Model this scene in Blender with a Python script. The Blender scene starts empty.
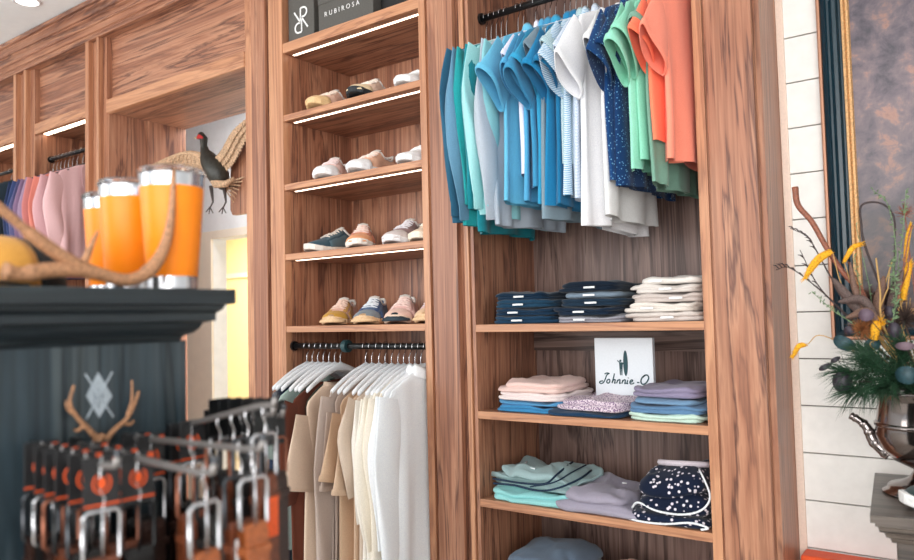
import bpy, math, random
from mathutils import Vector, Matrix, noise
R = math.radians
sc = bpy.context.scene
col = sc.collection

# ------------------------------------------------------------------ camera
YAW, PITCH, ROLL, FPX = .6276, .0485, -.0247, 748.15
CAM = Vector((0, 0, 1.5))
FW = Vector((-math.sin(YAW)*math.cos(PITCH), math.cos(YAW)*math.cos(PITCH), math.sin(PITCH)))
rr = Vector((math.cos(YAW), math.sin(YAW), 0)); uu = rr.cross(FW)
RT = rr*math.cos(ROLL)+uu*math.sin(ROLL); UP = -rr*math.sin(ROLL)+uu*math.cos(ROLL)
cd = bpy.data.cameras.new('camera'); cam = bpy.data.objects.new('camera', cd); col.objects.link(cam)
cd.sensor_width = 36; cd.lens = FPX/914*36; cd.clip_start = .02
M = Matrix((RT, UP, -FW)).transposed().to_4x4(); M.translation = CAM
cam.matrix_world = M
cd.dof.use_dof = True; cd.dof.focus_distance = 2.75; cd.dof.aperture_fstop = 3.0
sc.camera = cam

def ray(x, y): return RT*((x-457)/FPX) - UP*((y-280)/FPX) + FW
def at_y(x, y, v): d = ray(x, y); return CAM+d*(v/d.y)
def at_x(x, y, v): d = ray(x, y); return CAM+d*(v/d.x)
def at_z(x, y, v): d = ray(x, y); return CAM+d*((v-1.5)/d.z)

# ------------------------------------------------------------------ world, light, exposure
w = bpy.data.worlds.new('world'); sc.world = w; w.use_nodes = True
w.node_tree.nodes['Background'].inputs[0].default_value = (.88, .95, 1, 1)
w.node_tree.nodes['Background'].inputs[1].default_value = 1.05
sc.view_settings.view_transform = 'Standard'; sc.view_settings.look = 'None'
sc.view_settings.exposure = 0.30; sc.view_settings.gamma = 1; sc.view_settings.use_curve_mapping = False

def area(name, loc, target, sx, sy, power, color):
    l = bpy.data.lights.new(name, 'AREA'); l.shape = 'RECTANGLE'; l.size = sx; l.size_y = sy
    l.energy = power; l.color = color
    o = bpy.data.objects.new(name, l); col.objects.link(o); o.location = loc
    o.rotation_euler = (Vector(target)-Vector(loc)).to_track_quat('-Z', 'Y').to_euler()
    return o
area('storefront_daylight', (0.6, -3.2, 1.9), (-1.6, 2.3, 1.5), 5.0, 2.6, 190, (1, .97, .94))
area('side_window_daylight', (-5.2, -2.6, 2.2), (-4.0, 2.3, 2.2), 3.0, 2.2, 75, (1, .97, .94))
area('back_room_lamp', (-5.6, 4.4, 2.5), (-5.6, 4.6, 0), 1.2, .8, 60, (1, .93, .80))
area('passage_fill_high', (-4.1, 2.93, 2.86), (-4.75, 3.5, 1.5), 1.4, .12, 13, (.97, .98, 1))  # added fill, hidden behind the header, brightens the passage back wall

area('passage_fill_low', (-3.5, 2.9, 1.25), (-5.0, 3.5, 1.3), .2, 1.6, 9, (.98, .98, 1))  # second added fill, out of view, lifts the lower wall and door casing

# ------------------------------------------------------------------ materials
def lin(c): return tuple(((v/255)/12.92 if v/255 <= .04045 else ((v/255+.055)/1.055)**2.4) for v in c)+(1,)
def newmat(name, base=(200, 200, 200), rough=.5, metal=0, spec=.5):
    m = bpy.data.materials.new(name); m.use_nodes = True
    b = m.node_tree.nodes['Principled BSDF']
    b.inputs['Base Color'].default_value = lin(base); b.inputs['Roughness'].default_value = rough
    b.inputs['Metallic'].default_value = metal; b.inputs['Specular IOR Level'].default_value = spec
    return m, m.node_tree, b
def nd(t, k, **kw):
    n = t.nodes.new(k)
    for a, v in kw.items(): setattr(n, a, v)
    return n
def ramp(t, stops):
    n = t.nodes.new('ShaderNodeValToRGB'); e = n.color_ramp.elements
    while len(e) < len(stops): e.new(.5)
    for i, (p, c) in enumerate(stops): e[i].position = p; e[i].color = lin(c)
    return n
def mapping(t, scale, loc=(0, 0, 0)):
    tc = nd(t, 'ShaderNodeTexCoord'); mp = nd(t, 'ShaderNodeMapping')
    mp.inputs['Scale'].default_value = scale; mp.inputs['Location'].default_value = loc
    t.links.new(tc.outputs['Object'], mp.inputs['Vector']); return mp
def bump(t, b, src, strength, dist=.002):
    n = nd(t, 'ShaderNodeBump'); n.inputs['Strength'].default_value = strength; n.inputs['Distance'].default_value = dist
    t.links.new(src, n.inputs['Height']); t.links.new(n.outputs[0], b.inputs['Normal'])
def plain(name, base, rough=.5, metal=0, var=.05, scale=30):
    m, t, b = newmat(name, base, rough, metal)
    mp = mapping(t, (scale,)*3); n = nd(t, 'ShaderNodeTexNoise'); t.links.new(mp.outputs[0], n.inputs['Vector'])
    c0 = tuple(max(0, v*(1-var)) for v in base); c1 = tuple(min(255, v*(1+var)) for v in base)
    r = ramp(t, [(.3, c0), (.7, c1)]); t.links.new(n.outputs[0], r.inputs[0]); t.links.new(r.outputs[0], b.inputs['Base Color'])
    return m
def wood(name, axis, dark, mid, light, rough=.38, sc_=1.0, streak=.5):
    m, t, b = newmat(name, mid, rough)
    a = {'x': 0, 'y': 1, 'z': 2}[axis]
    s1 = [4.3*sc_]*3; s1[a] = .26*sc_
    s2 = [60*sc_]*3; s2[a] = 1.2*sc_
    m1 = mapping(t, s1); m2 = mapping(t, s2)
    n1 = nd(t, 'ShaderNodeTexNoise'); n1.inputs['Scale'].default_value = 1.7; n1.inputs['Detail'].default_value = 5
    n1.inputs['Roughness'].default_value = .62; n1.inputs['Distortion'].default_value = .7
    n2 = nd(t, 'ShaderNodeTexNoise'); n2.inputs['Scale'].default_value = 1.6; n2.inputs['Detail'].default_value = 3
    t.links.new(m1.outputs[0], n1.inputs['Vector']); t.links.new(m2.outputs[0], n2.inputs['Vector'])
    dm_ = tuple(d*.45+q*.55 for d, q in zip(dark, mid))
    r1 = ramp(t, [(.28, dm_), (.35, mid), (.405, dm_), (.425, mid), (.49, light), (.53, dark), (.55, mid), (.63, light), (.69, dm_), (.715, mid)])
    r2 = ramp(t, [(.38, (176, 164, 160)), (.55, (255, 255, 255))])
    t.links.new(n1.outputs[0], r1.inputs[0]); t.links.new(n2.outputs[0], r2.inputs[0])
    mx = nd(t, 'ShaderNodeMix', data_type='RGBA', blend_type='MULTIPLY'); mx.inputs[0].default_value = streak
    t.links.new(r1.outputs[0], mx.inputs[6]); t.links.new(r2.outputs[0], mx.inputs[7])
    t.links.new(mx.outputs[2], b.inputs['Base Color'])
    bump(t, b, n2.outputs[0], .12, .001)
    return m
WD, WM, WL = (108, 70, 57), (165, 112, 86), (186, 134, 105)
wood_v = wood('walnut_vertical', 'z', WD, WM, WL)
wood_h = wood('walnut_horizontal', 'x', WD, WM, WL)
wood_d = wood('walnut_depth', 'y', WD, WM, WL)
wood_edge = wood('walnut_edge_band', 'x', (165, 112, 84), (192, 136, 100), (204, 150, 114), streak=.3)
wood_edge_v = wood('walnut_edge_band_vertical', 'z', (165, 112, 84), (190, 134, 100), (204, 150, 114), streak=.3)
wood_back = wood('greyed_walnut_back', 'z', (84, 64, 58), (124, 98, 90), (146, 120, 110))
wood_backh = wood('greyed_walnut_rail', 'x', (70, 52, 46), (118, 96, 88), (142, 118, 108))
dark_wood = wood('charcoal_stained_wood', 'z', (18, 32, 40), (46, 60, 68), (70, 80, 84), rough=.45, sc_=1.3, streak=.4)
dark_wood_h = wood('charcoal_stained_wood_horizontal', 'y', (10, 17, 22), (28, 38, 44), (46, 54, 58), rough=.4, sc_=1.2, streak=.4)
grey_wood = wood('grey_weathered_wood', 'x', (48, 42, 38), (80, 71, 65), (106, 96, 88), rough=.3, streak=.4)
floor_mat = wood('pale_oak_floor', 'y', (168, 158, 146), (196, 188, 178), (212, 206, 198), rough=.4)
white_paint = plain('white_wall_paint', (232, 236, 238), .6, 0, .015, 3)
ceil_paint = plain('ceiling_paint', (246, 251, 253), .7, 0, .01, 3)
ship_paint = plain('shiplap_white_paint', (238, 236, 232), .45, 0, .015, 6)
gap_mat = plain('shiplap_gap', (120, 112, 108), .8)
cream_paint = plain('cream_paint', (240, 230, 212), .6, 0, .01, 3)
yellow_paint = plain('warm_yellow_paint', (240, 222, 178), .7, 0, .01, 3)
black_metal = plain('black_powder_coat', (22, 24, 26), .35, .3)
teal_cap = plain('teal_black_cap', (40, 70, 74), .4, .2)
chrome, _, _ = newmat('polished_chrome', (205, 205, 208), .12, 1)
steel = plain('brushed_steel', (200, 200, 204), .22, 1, .05, 8)
silver, _, _ = newmat('old_silver', (140, 132, 130), .13, 1)
plastic_white = plain('white_hanger_lacquer', (236, 238, 242), .35, 0, .01)
def emis(name, c, s):
    m, t, b = newmat(name, c); b.inputs['Emission Color'].default_value = lin(c); b.inputs['Emission Strength'].default_value = s; return m
led = emis('led_diffuser', (255, 232, 205), 5)
lamp_on = emis('downlight_lens', (255, 252, 245), 3)
def cloth(name, c, kind='plain', c2=(240, 240, 240), freq=60, rough=.9):
    m, t, b = newmat(name, c, rough, 0, .15)
    b.inputs['Sheen Weight'].default_value = .15
    mp = mapping(t, (1, 1, 1))
    n = nd(t, 'ShaderNodeTexNoise'); n.inputs['Scale'].default_value = 320; n.inputs['Detail'].default_value = 2
    t.links.new(mp.outputs[0], n.inputs['Vector'])
    r = ramp(t, [(.3, tuple(v*.965 for v in c)), (.7, tuple(min(255, v*1.03) for v in c))])
    t.links.new(n.outputs[0], r.inputs[0]); out = r.outputs[0]
    if kind == 'stripe':
        wv = nd(t, 'ShaderNodeTexWave', wave_type='BANDS', bands_direction='Z'); wv.inputs['Scale'].default_value = freq/6.28
        wv.inputs['Distortion'].default_value = .6; wv.inputs['Detail Scale'].default_value = 1
        t.links.new(mp.outputs[0], wv.inputs['Vector'])
        k = ramp(t, [(.45, (0, 0, 0)), (.55, (255, 255, 255))]); t.links.new(wv.outputs['Fac'], k.inputs[0]); fac = k.outputs[0]
    elif kind in ('dots', 'specks', 'floral'):
        v = nd(t, 'ShaderNodeTexVoronoi'); v.inputs['Scale'].default_value = freq; t.links.new(mp.outputs[0], v.inputs['Vector'])
        th = {'dots': .2, 'specks': .26, 'floral': .42}[kind]
        k = ramp(t, [(th, (255, 255, 255)), (th+.06, (0, 0, 0))]); t.links.new(v.outputs['Distance'], k.inputs[0]); fac = k.outputs[0]
    else: fac = None
    if fac is not None:
        mx = nd(t, 'ShaderNodeMix', data_type='RGBA'); mx.inputs[7].default_value = lin(c2)
        t.links.new(fac, mx.inputs[0]); t.links.new(out, mx.inputs[6]); out = mx.outputs[2]
    t.links.new(out, b.inputs['Base Color'])
    bump(t, b, n.outputs[0], .08, .001)
    return m
def glass(name, c=(255, 255, 255), rough=.03):
    m, t, b = newmat(name, c, rough); b.inputs['Transmission Weight'].default_value = 1; b.inputs['IOR'].default_value = 1.3; return m

# ------------------------------------------------------------------ mesh helpers
class MB:
    def __init__(s): s.v = []; s.f = []
    def add(s, v, f):
        o = len(s.v); s.v += [Vector(p) for p in v]; s.f += [tuple(i+o for i in q) for q in f]; return s
    def box(s, a, b):
        x0, y0, z0 = a; x1, y1, z1 = b
        return s.add([(x0, y0, z0), (x1, y0, z0), (x1, y1, z0), (x0, y1, z0), (x0, y0, z1), (x1, y0, z1), (x1, y1, z1), (x0, y1, z1)],
                     [(0, 3, 2, 1), (4, 5, 6, 7), (0, 1, 5, 4), (1, 2, 6, 5), (2, 3, 7, 6), (3, 0, 4, 7)])
    def loft(s, rings, cap0=True, cap1=True, closed=True):
        n = len(rings[0]); v = [p for r in rings for p in r]; f = []
        for i in range(len(rings)-1):
            for j in range(n if closed else n-1):
                k = (j+1) % n; f.append((i*n+j, i*n+k, (i+1)*n+k, (i+1)*n+j))
        if cap0: f.append(tuple(range(n-1, -1, -1)))
        if cap1: f.append(tuple((len(rings)-1)*n+j for j in range(n)))
        return s.add(v, f)
    def tube(s, pts, r, n=8, cap=True):
        pts = [Vector(p) for p in pts]; rs = r if isinstance(r, (list, tuple)) else [r]*len(pts)
        rings = []; prev = None
        for i, p in enumerate(pts):
            d = (pts[min(i+1, len(pts)-1)]-pts[max(i-1, 0)])
            if d.length < 1e-9: d = Vector((0, 0, 1))
            d.normalize()
            if prev is None:
                a = Vector((0, 0, 1)) if abs(d.z) < .9 else Vector((1, 0, 0)); prev = d.cross(a).normalized()
            else:
                prev = (prev-d*prev.dot(d)); prev = prev.normalized() if prev.length > 1e-6 else d.orthogonal().normalized()
            q = d.cross(prev)
            rings.append([p+(prev*math.cos(2*math.pi*j/n)+q*math.sin(2*math.pi*j/n))*rs[i] for j in range(n)])
        return s.loft(rings, cap, cap)
    def lathe(s, prof, c=(0, 0, 0), n=32, cap=True):
        c = Vector(c)
        return s.loft([[c+Vector((r*math.cos(2*math.pi*j/n), r*math.sin(2*math.pi*j/n), z)) for j in range(n)] for r, z in prof], cap, cap)
    def poly(s, pts, nrm, th):
        a = [Vector(p) for p in pts]; b = [p+Vector(nrm)*th for p in a]; n = len(a)
        return s.add(a+b, [tuple(range(n-1, -1, -1)), tuple(range(n, 2*n))]+[(i, (i+1) % n, (i+1) % n+n, i+n) for i in range(n)])
def obj(name, mb, mat, parent=None, smooth=False, bevel=0, solid=0, sub=0):
    me = bpy.data.meshes.new(name); me.from_pydata([tuple(p) for p in mb.v], [], mb.f); me.update()
    if smooth: me.polygons.foreach_set('use_smooth', [True]*len(me.polygons))
    me.materials.append(mat); o = bpy.data.objects.new(name, me); col.objects.link(o)
    if parent: o.parent = parent
    if solid: k = o.modifiers.new('s', 'SOLIDIFY'); k.thickness = solid; k.offset = 0
    if bevel: k = o.modifiers.new('b', 'BEVEL'); k.width = bevel; k.segments = 2; k.limit_method = 'ANGLE'
    if sub: k = o.modifiers.new('u', 'SUBSURF'); k.levels = sub; k.render_levels = sub
    return o
def thing(name, label, cat, loc=(0, 0, 0), rz=0, group=None):
    o = bpy.data.objects.new(name, None); col.objects.link(o); o.location = loc; o.rotation_euler = (0, 0, rz)
    o.empty_display_size = .05
    o['label'] = label; o['category'] = cat
    if group: o['group'] = group
    return o
def tag(o, label, cat, group=None):
    o['label'] = label; o['category'] = cat
    if group: o['group'] = group
    return o
def structure(o): o['kind'] = 'structure'; return o
def crom(pts, n=6):
    P = [Vector(p) for p in pts]; P = [P[0]*2-P[1]]+P+[P[-1]*2-P[-2]]; out = []
    for i in range(1, len(P)-2):
        for k in range(n):
            t = k/n; a, b, c, d = P[i-1:i+3]
            out.append(.5*((2*b)+(c-a)*t+(2*a-5*b+4*c-d)*t*t+(3*b-a-3*c+d)*t**3))
    out.append(P[-2]); return out

# ------------------------------------------------------------------ setting
FY = 2.30; BY = 2.76; SY = 2.55                       # cabinet fronts, cabinet backs, shiplap wall
structure(obj('floor', MB().box((-8, -4, -.05), (2.6, 6.2, 0)), floor_mat))
structure(obj('ceiling', MB().box((-8, -4, 3.345), (2.6, 6.2, 3.40)), ceil_paint))
structure(obj('wall_left', MB().box((-8.1, -4, 0), (-8, 6.2, 3.345)), white_paint))
structure(obj('wall_right', MB().box((2.6, -4, 0), (2.7, 6.2, 3.345)), white_paint))
mb = MB(); k = 0; z = .752                             # shiplap: boards with dark reveals
P_ = .1449
wz = [2.29, 2.157, 2.025, 1.891]
obj_z = [.752+i*.1466 for i in range(-5, 18)]
for z0 in obj_z: mb.box((-.552, SY, z0+.0035), (2.6, SY+.02, z0+.1466))
structure(obj('wall_front', mb, ship_paint, bevel=.0015))
structure(obj('trim_4', MB().box((-.55, SY+.012, 0), (2.6, SY+.03, 3.345)), gap_mat))
structure(obj('trim_1', MB().box((-.546, SY-.012, 0), (-.524, SY, 3.345)), plain('pale_corner_trim', (236, 212, 196), .5, 0, .02), bevel=.002))
BW = 3.5
mb = MB().box((-8, BW, 0), (-5.62, BW+.12, 3.345)).box((-5.62, BW, 2.2), (-4.1, BW+.12, 3.345)).box((-4.1, BW, 0), (-2.6, BW+.12, 3.345))
mb = MB().box((-8, BW, 0), (-4.82, BW+.12, 3.345)).box((-4.82, BW, 2.13), (-3.9, BW+.12, 3.345)).box((-3.9, BW, 0), (-2.6, BW+.12, 3.345))
structure(obj('wall_back', mb, white_paint))
mb = MB().box((-5.16, BW-.02, 0), (-4.82, BW, 2.19)).box((-4.82, BW-.02, 2.13), (-3.8, BW, 2.19))
structure(obj('trim_2', mb, cream_paint, bevel=.003))
mb = MB().box((-7.6, 5.2, 0), (-3, 5.3, 2.6)).box((-7.7, BW+.12, 0), (-7.6, 5.3, 2.6)).box((-3, BW+.12, 0), (-2.9, 5.3, 2.6)).box((-7.6, BW+.12, 2.55), (-3, 5.2, 2.6))
structure(obj('wall_backroom', mb, yellow_paint))
structure(obj('trim_3', MB().box((-7.6, 5.17, 1.98), (-3, 5.2, 2.03)), cream_paint))

# crown moulding over the whole cabinet run (profile in y,z swept along x)
prof = [(FY+.04, 3.185), (FY-.034, 3.185), (FY-.034, 3.198), (FY-.040, 3.203), (FY-.040, 3.210), (FY-.050, 3.214), (FY-.050, 3.246), (FY-.060, 3.250),
        (FY-.060, 3.256), (FY-.072, 3.268), (FY-.088, 3.275), (FY-.088, 3.281), (FY-.100, 3.284), (FY-.112, 3.296), (FY-.130, 3.304), (FY-.130, 3.311), (FY-.145, 3.314), (FY-.145, 3.340), (FY+.04, 3.340)]
mb = MB().loft([[(x, y, z) for y, z in prof] for x in (-7.8, -.50)])
c = obj('trim_5', mb, wood_h); structure(c)
structure(obj('wall_soffit', MB().box((-7.8, FY+.04, 3.205), (-.56, BY+.04, 3.345)), wood_h))
LP = at_z(27, 1, 3.345)
t = thing('recessed_downlight', 'bright recessed downlight in the white ceiling', 'ceiling light', (LP.x, LP.y, 3.341))
obj('trim_ring', MB().lathe([(.075, .004), (.075, .0), (.06, -.003), (.056, .004)], n=28, cap=False), plastic_white, t, True)
obj('lens', MB().lathe([(.057, -.002), (.057, .004)], n=28), lamp_on, t)

# ------------------------------------------------------------------ cabinets
SH = .028
def shelf(parent, x0, x1, zb, ledstrip=True, th=SH, mat=wood_edge):
    s = obj('shelf', MB().box((x0, FY+.016, zb), (x1, BY-.012, zb+th)), wood_h, parent)
    e = obj('edge_band', MB().box((x0, FY+.003, zb), (x1, FY+.0165, zb+th)), mat, s, bevel=.0015)
    if ledstrip:
        obj('led_strip', MB().box((x0+.02, FY+.048, zb-.0015), (x1-.003, FY+.060, zb+.001)), led, s)['label'] = 'glowing warm light strip'
    return s
def pilaster(parent, x0, x1, mid0, mid1, z0=0, z1=3.2):
    # side stiles and a proud central board with dark reveals
    obj('stile', MB().box((x0, FY, z0), (mid0-.012, FY+.04, z1)), wood_edge_v, parent, bevel=.0015)
    obj('stile', MB().box((mid1+.012, FY, z0), (x1, FY+.04, z1)), wood_edge_v, parent, bevel=.0015)
    obj('reveal', MB().box((x0+.002, FY+.012, z0), (x1-.002, FY+.05, z1)), wood_v, parent)
    obj('pilaster_board', MB().box((mid0, FY-.012, z0), (mid1, FY+.02, z1)), wood_v, parent, bevel=.002)

SHELF = {1: 2.747, 2: 2.418, 3: 2.096, 4: 1.775, 5: 1.446, 6: 1.439, 7: 1.119, 8: .797, 9: .475}
# shoe bay
cab = thing('display_cabinet', 'tall walnut bay with lit shoe shelves above a clothes rail', 'cabinet', (-2.235, FY, 0))
def loc(parent, mbx):
    o = Vector(parent.location)
    mbx.v = [p-o for p in mbx.v]; return mbx
_obj = obj
def objw(name, mbx, mat, parent=None, **k):        # vertices given in world space under an unrotated thing
    q = parent; off = Vector((0, 0, 0))
    while q is not None: off += Vector(q.location); q = q.parent
    mbx.v = [p-off for p in mbx.v]; return _obj(name, mbx, mat, parent, **k)
obj = objw
obj('side_panel', MB().box((-2.668, FY+.04, 0), (-2.638, BY, 3.2)), wood_v, cab)
obj('side_panel', MB().box((-1.83, FY+.04, 0), (-1.80, BY, 3.2)), wood_v, cab)
obj('back_panel', MB().box((-2.668, BY-.012, 0), (-1.80, BY+.01, 3.2)), wood_v, cab)
pilaster(cab, -2.905, -2.638, -2.845, -2.745)
shelf(cab, -2.638, -1.83, SHELF[1]-.01, True, .045)
for i in (2, 3, 4): shelf(cab, -2.638, -1.83, SHELF[i])
shelf(cab, -2.638, -1.83, SHELF[5], False)
obj('jamb_panel', MB().box((-2.905, FY+.04, 0), (-2.875, BY, 3.2)), wood_v, cab)
# folded clothes bay
cb2 = thing('display_cabinet', 'tall walnut bay with hanging polos above folded clothes shelves', 'cabinet', (-1.16, FY, 0))
obj('side_panel', MB().box((-1.62, FY+.04, 0), (-1.59, BY, 3.2)), wood_v, cb2)
obj('side_panel', MB().box((-.739, FY+.04, 0), (-.709, BY, 3.2)), wood_v, cb2)
obj('back_panel', MB().box((-1.62, BY-.012, 0), (-.709, BY+.01, 3.2)), wood_back, cb2)
obj('back_rail', MB().box((-1.59, BY-.03, 1.35), (-.739, BY-.012, 1.439)), wood_backh, cb2)
obj('stile', MB().box((-1.829, FY, 0), (-1.797, FY+.04, 3.2)), wood_edge_v, cb2, bevel=.0015)
obj('reveal', MB().box((-1.80, FY+.014, 0), (-1.60, FY+.05, 3.2)), wood_v, cb2)
obj('pilaster_board', MB().box((-1.775, FY-.012, 0), (-1.655, FY+.02, 3.2)), wood_v, cb2, bevel=.002)
obj('stile', MB().box((-1.632, FY, 0), (-1.612, FY+.04, 3.2)), wood_edge_v, cb2, bevel=.0015)
obj('stile', MB().box((-1.605, FY+.004, 0), (-1.59, FY+.04, 3.2)), wood_v, cb2, bevel=.0015)
for i in (6, 7, 8, 9): shelf(cb2, -1.59, -.739, SHELF[i], False)
obj('stile', MB().box((-.7395, FY, 0), (-.709, FY+.04, 3.2)), wood_edge_v, cb2, bevel=.002)
obj('reveal', MB().box((-.712, FY+.01, 0), (-.70, FY+.04, 3.2)), wood_v, cb2)
obj('pilaster_board', MB().box((-.702, FY-.004, 0), (-.562, FY+.03, 3.2)), wood_v, cb2, bevel=.003)
obj('end_panel', MB().box((-.709, FY+.03, 0), (-.546, SY+.0, 3.2)), wood_v, cb2)
# left bays with blazers; the passage header spans between them
cb3 = thing('display_cabinet', 'walnut wall bay holding pink and purple blazers left of the passage', 'cabinet', (-4.70, FY, 0))
obj('side_panel', MB().box((-5.065, FY+.04, 0), (-5.035, BY+.05, 3.2)), wood_v, cb3)
obj('side_panel', MB().box((-4.347, FY+.04, 0), (-4.317, BY+.05, 3.2)), wood_v, cb3)
obj('back_panel', MB().box((-5.065, BY+.04, 0), (-4.317, BY+.06, 3.2)), wood_v, cb3)
s = obj('header_panel', MB().box((-5.036, FY+.032, 2.82), (-4.346, FY+.05, 3.205)), wood_h, cb3)
obj('header_trim', MB().box((-5.036, FY-.004, 2.75), (-4.346, FY+.03, 2.82)), wood_edge, cb3, bevel=.007)
s = obj('top_board', MB().box((-5.036, FY+.03, 2.765), (-4.346, BY+.04, 2.79)), wood_h, cb3)
obj('led_strip', MB().box((-5.02, FY+.05, 2.757), (-4.35, FY+.078, 2.766)), led, s)['label'] = 'glowing warm light strip'
for a, b in ((-4.347, -4.308), (-4.222, -4.195)): obj('stile', MB().box((a, FY-.03, 0), (b, FY+.04, 3.205)), wood_edge_v, cb3, bevel=.002)
obj('reveal', MB().box((-4.310, FY+.0, 0), (-4.156, FY+.04, 3.205)), wood_v, cb3)
obj('jamb_panel', MB().box((-4.186, FY+.04, 0), (-4.156, BY+.06, 2.74)), wood_v, cb3)
obj('jamb_stile', MB().box((-4.158, FY+.25, 0), (-4.148, FY+.275, 2.74)), wood_v, cb3, bevel=.002)
obj('jamb_stile', MB().box((-4.158, FY+.004, 0), (-4.148, FY+.12, 2.74)), wood_v, cb3, bevel=.002)
cb4 = thing('display_cabinet', 'walnut wall bay with dark blazers at the far left', 'cabinet', (-5.70, FY, 0))
obj('side_panel', MB().box((-5.305, FY+.04, 0), (-5.275, BY+.05, 3.2)), wood_v, cb4)
obj('side_panel', MB().box((-6.19, FY+.04, 0), (-6.16, BY+.05, 3.2)), wood_v, cb4)
obj('back_panel', MB().box((-6.2, BY+.04, 0), (-5.275, BY+.06, 3.2)), wood_v, cb4)
obj('header_panel', MB().box((-6.2, FY+.032, 2.82), (-5.274, FY+.05, 3.205)), wood_h, cb4)
obj('header_trim', MB().box((-6.2, FY-.004, 2.75), (-5.274, FY+.03, 2.82)), wood_edge, cb4, bevel=.007)
s = obj('top_board', MB().box((-6.2, FY+.03, 2.765), (-5.274, BY+.04, 2.79)), wood_h, cb4)
obj('led_strip', MB().box((-6.15, FY+.05, 2.757), (-5.28, FY+.078, 2.766)), led, s)['label'] = 'glowing warm light strip'
for a, b in ((-5.275, -5.236), (-5.130, -5.100)): obj('stile', MB().box((a, FY-.03, 0), (b, FY+.04, 3.205)), wood_edge_v, cb4, bevel=.002)
obj('reveal', MB().box((-5.238, FY+.0, 0), (-5.036, FY+.04, 3.205)), wood_v, cb4)
hd = thing('passage_header', 'walnut header box spanning the open passage beside the shoe bay', 'header', (-3.53, FY, 2.73))
obj('header_panel', MB().box((-4.156, FY+.032, 2.82), (-2.905, FY+.05, 3.205)), wood_h, hd)
obj('header_trim', MB().box((-4.156, FY-.008, 2.73), (-2.905, FY+.03, 2.81)), wood_edge, hd, bevel=.007)
obj('soffit_board', MB().box((-4.156, FY+.03, 2.735), (-2.905, BY+.06, 2.76)), wood_h, hd)

# ------------------------------------------------------------------ rods, hangers, garments
def rod(label, x0, x1, y, z, r=.013, capx=None, broken=False):
    t = thing('clothes_rail', label, 'clothes rail', (x0, y, z))
    obj('bar', MB().tube([(x0+.004, y, z), (x1-.004, y, z)], r, 16), black_metal, t, smooth=True)
    for x, s_ in ((x0, 1), (x1, -1)):
        obj('end_flange', MB().tube([(x+s_*.001, y, z), (x+s_*.012, y, z)], r*1.7, 20), black_metal, t, smooth=False)
    if capx:
        obj('centre_support', MB().tube([(capx-.012, y, z), (capx+.012, y, z)], r*2.1, 24), teal_cap, t)
    return t
RODR = (2.39, 2.655); RODL = (2.345, 1.383); RODF = (2.40, 2.60)
rod('black clothes rail carrying the coloured polos in the right bay', -1.59, -.739, *RODR)
rod('black clothes rail carrying beige and white tops under the shoe shelves', -2.638, -1.83, *RODL, capx=-2.30)
rod('black clothes rail carrying blazers left of the passage', -5.035, -4.347, *RODF)
rod('black clothes rail in the bay at the far left', -6.16, -5.275, *RODF)

def build_hanger(mat, y, z, x, rz, label, group, hw=.205, hl=0):
    t = thing('clothes_hanger', label, 'hanger', (x, y, z), rz, group)
    rings = []
    n = 17
    for i in range(n):
        s = -1+2*i/(n-1); a = abs(s)
        yy = s*hw; zz = -.088-hl-.085*a**1.5
        hz = .016*(1-.35*a)+(.006 if a < .12 else 0); hx = .007
        rings.append([(hx*math.cos(q), yy, zz+hz*math.sin(q)) for q in [2*math.pi*j/10 for j in range(10)]])
    _obj('hanger_body', MB().loft(rings), mat, t, smooth=True)
    pts = [(0, 0, -.075-hl), (0, 0, -.045-hl*.5), (0, .006, -.032), (0, .0165, -.012), (0, .0175, .003), (0, .011, .0145), (0, 0, .0175), (0, -.011, .0145), (0, -.0175, .004), (0, -.018, -.006)]
    _obj('hook', MB().tube(crom(pts, 4), .0017, 6), chrome, t, smooth=True)
    return t

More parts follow.
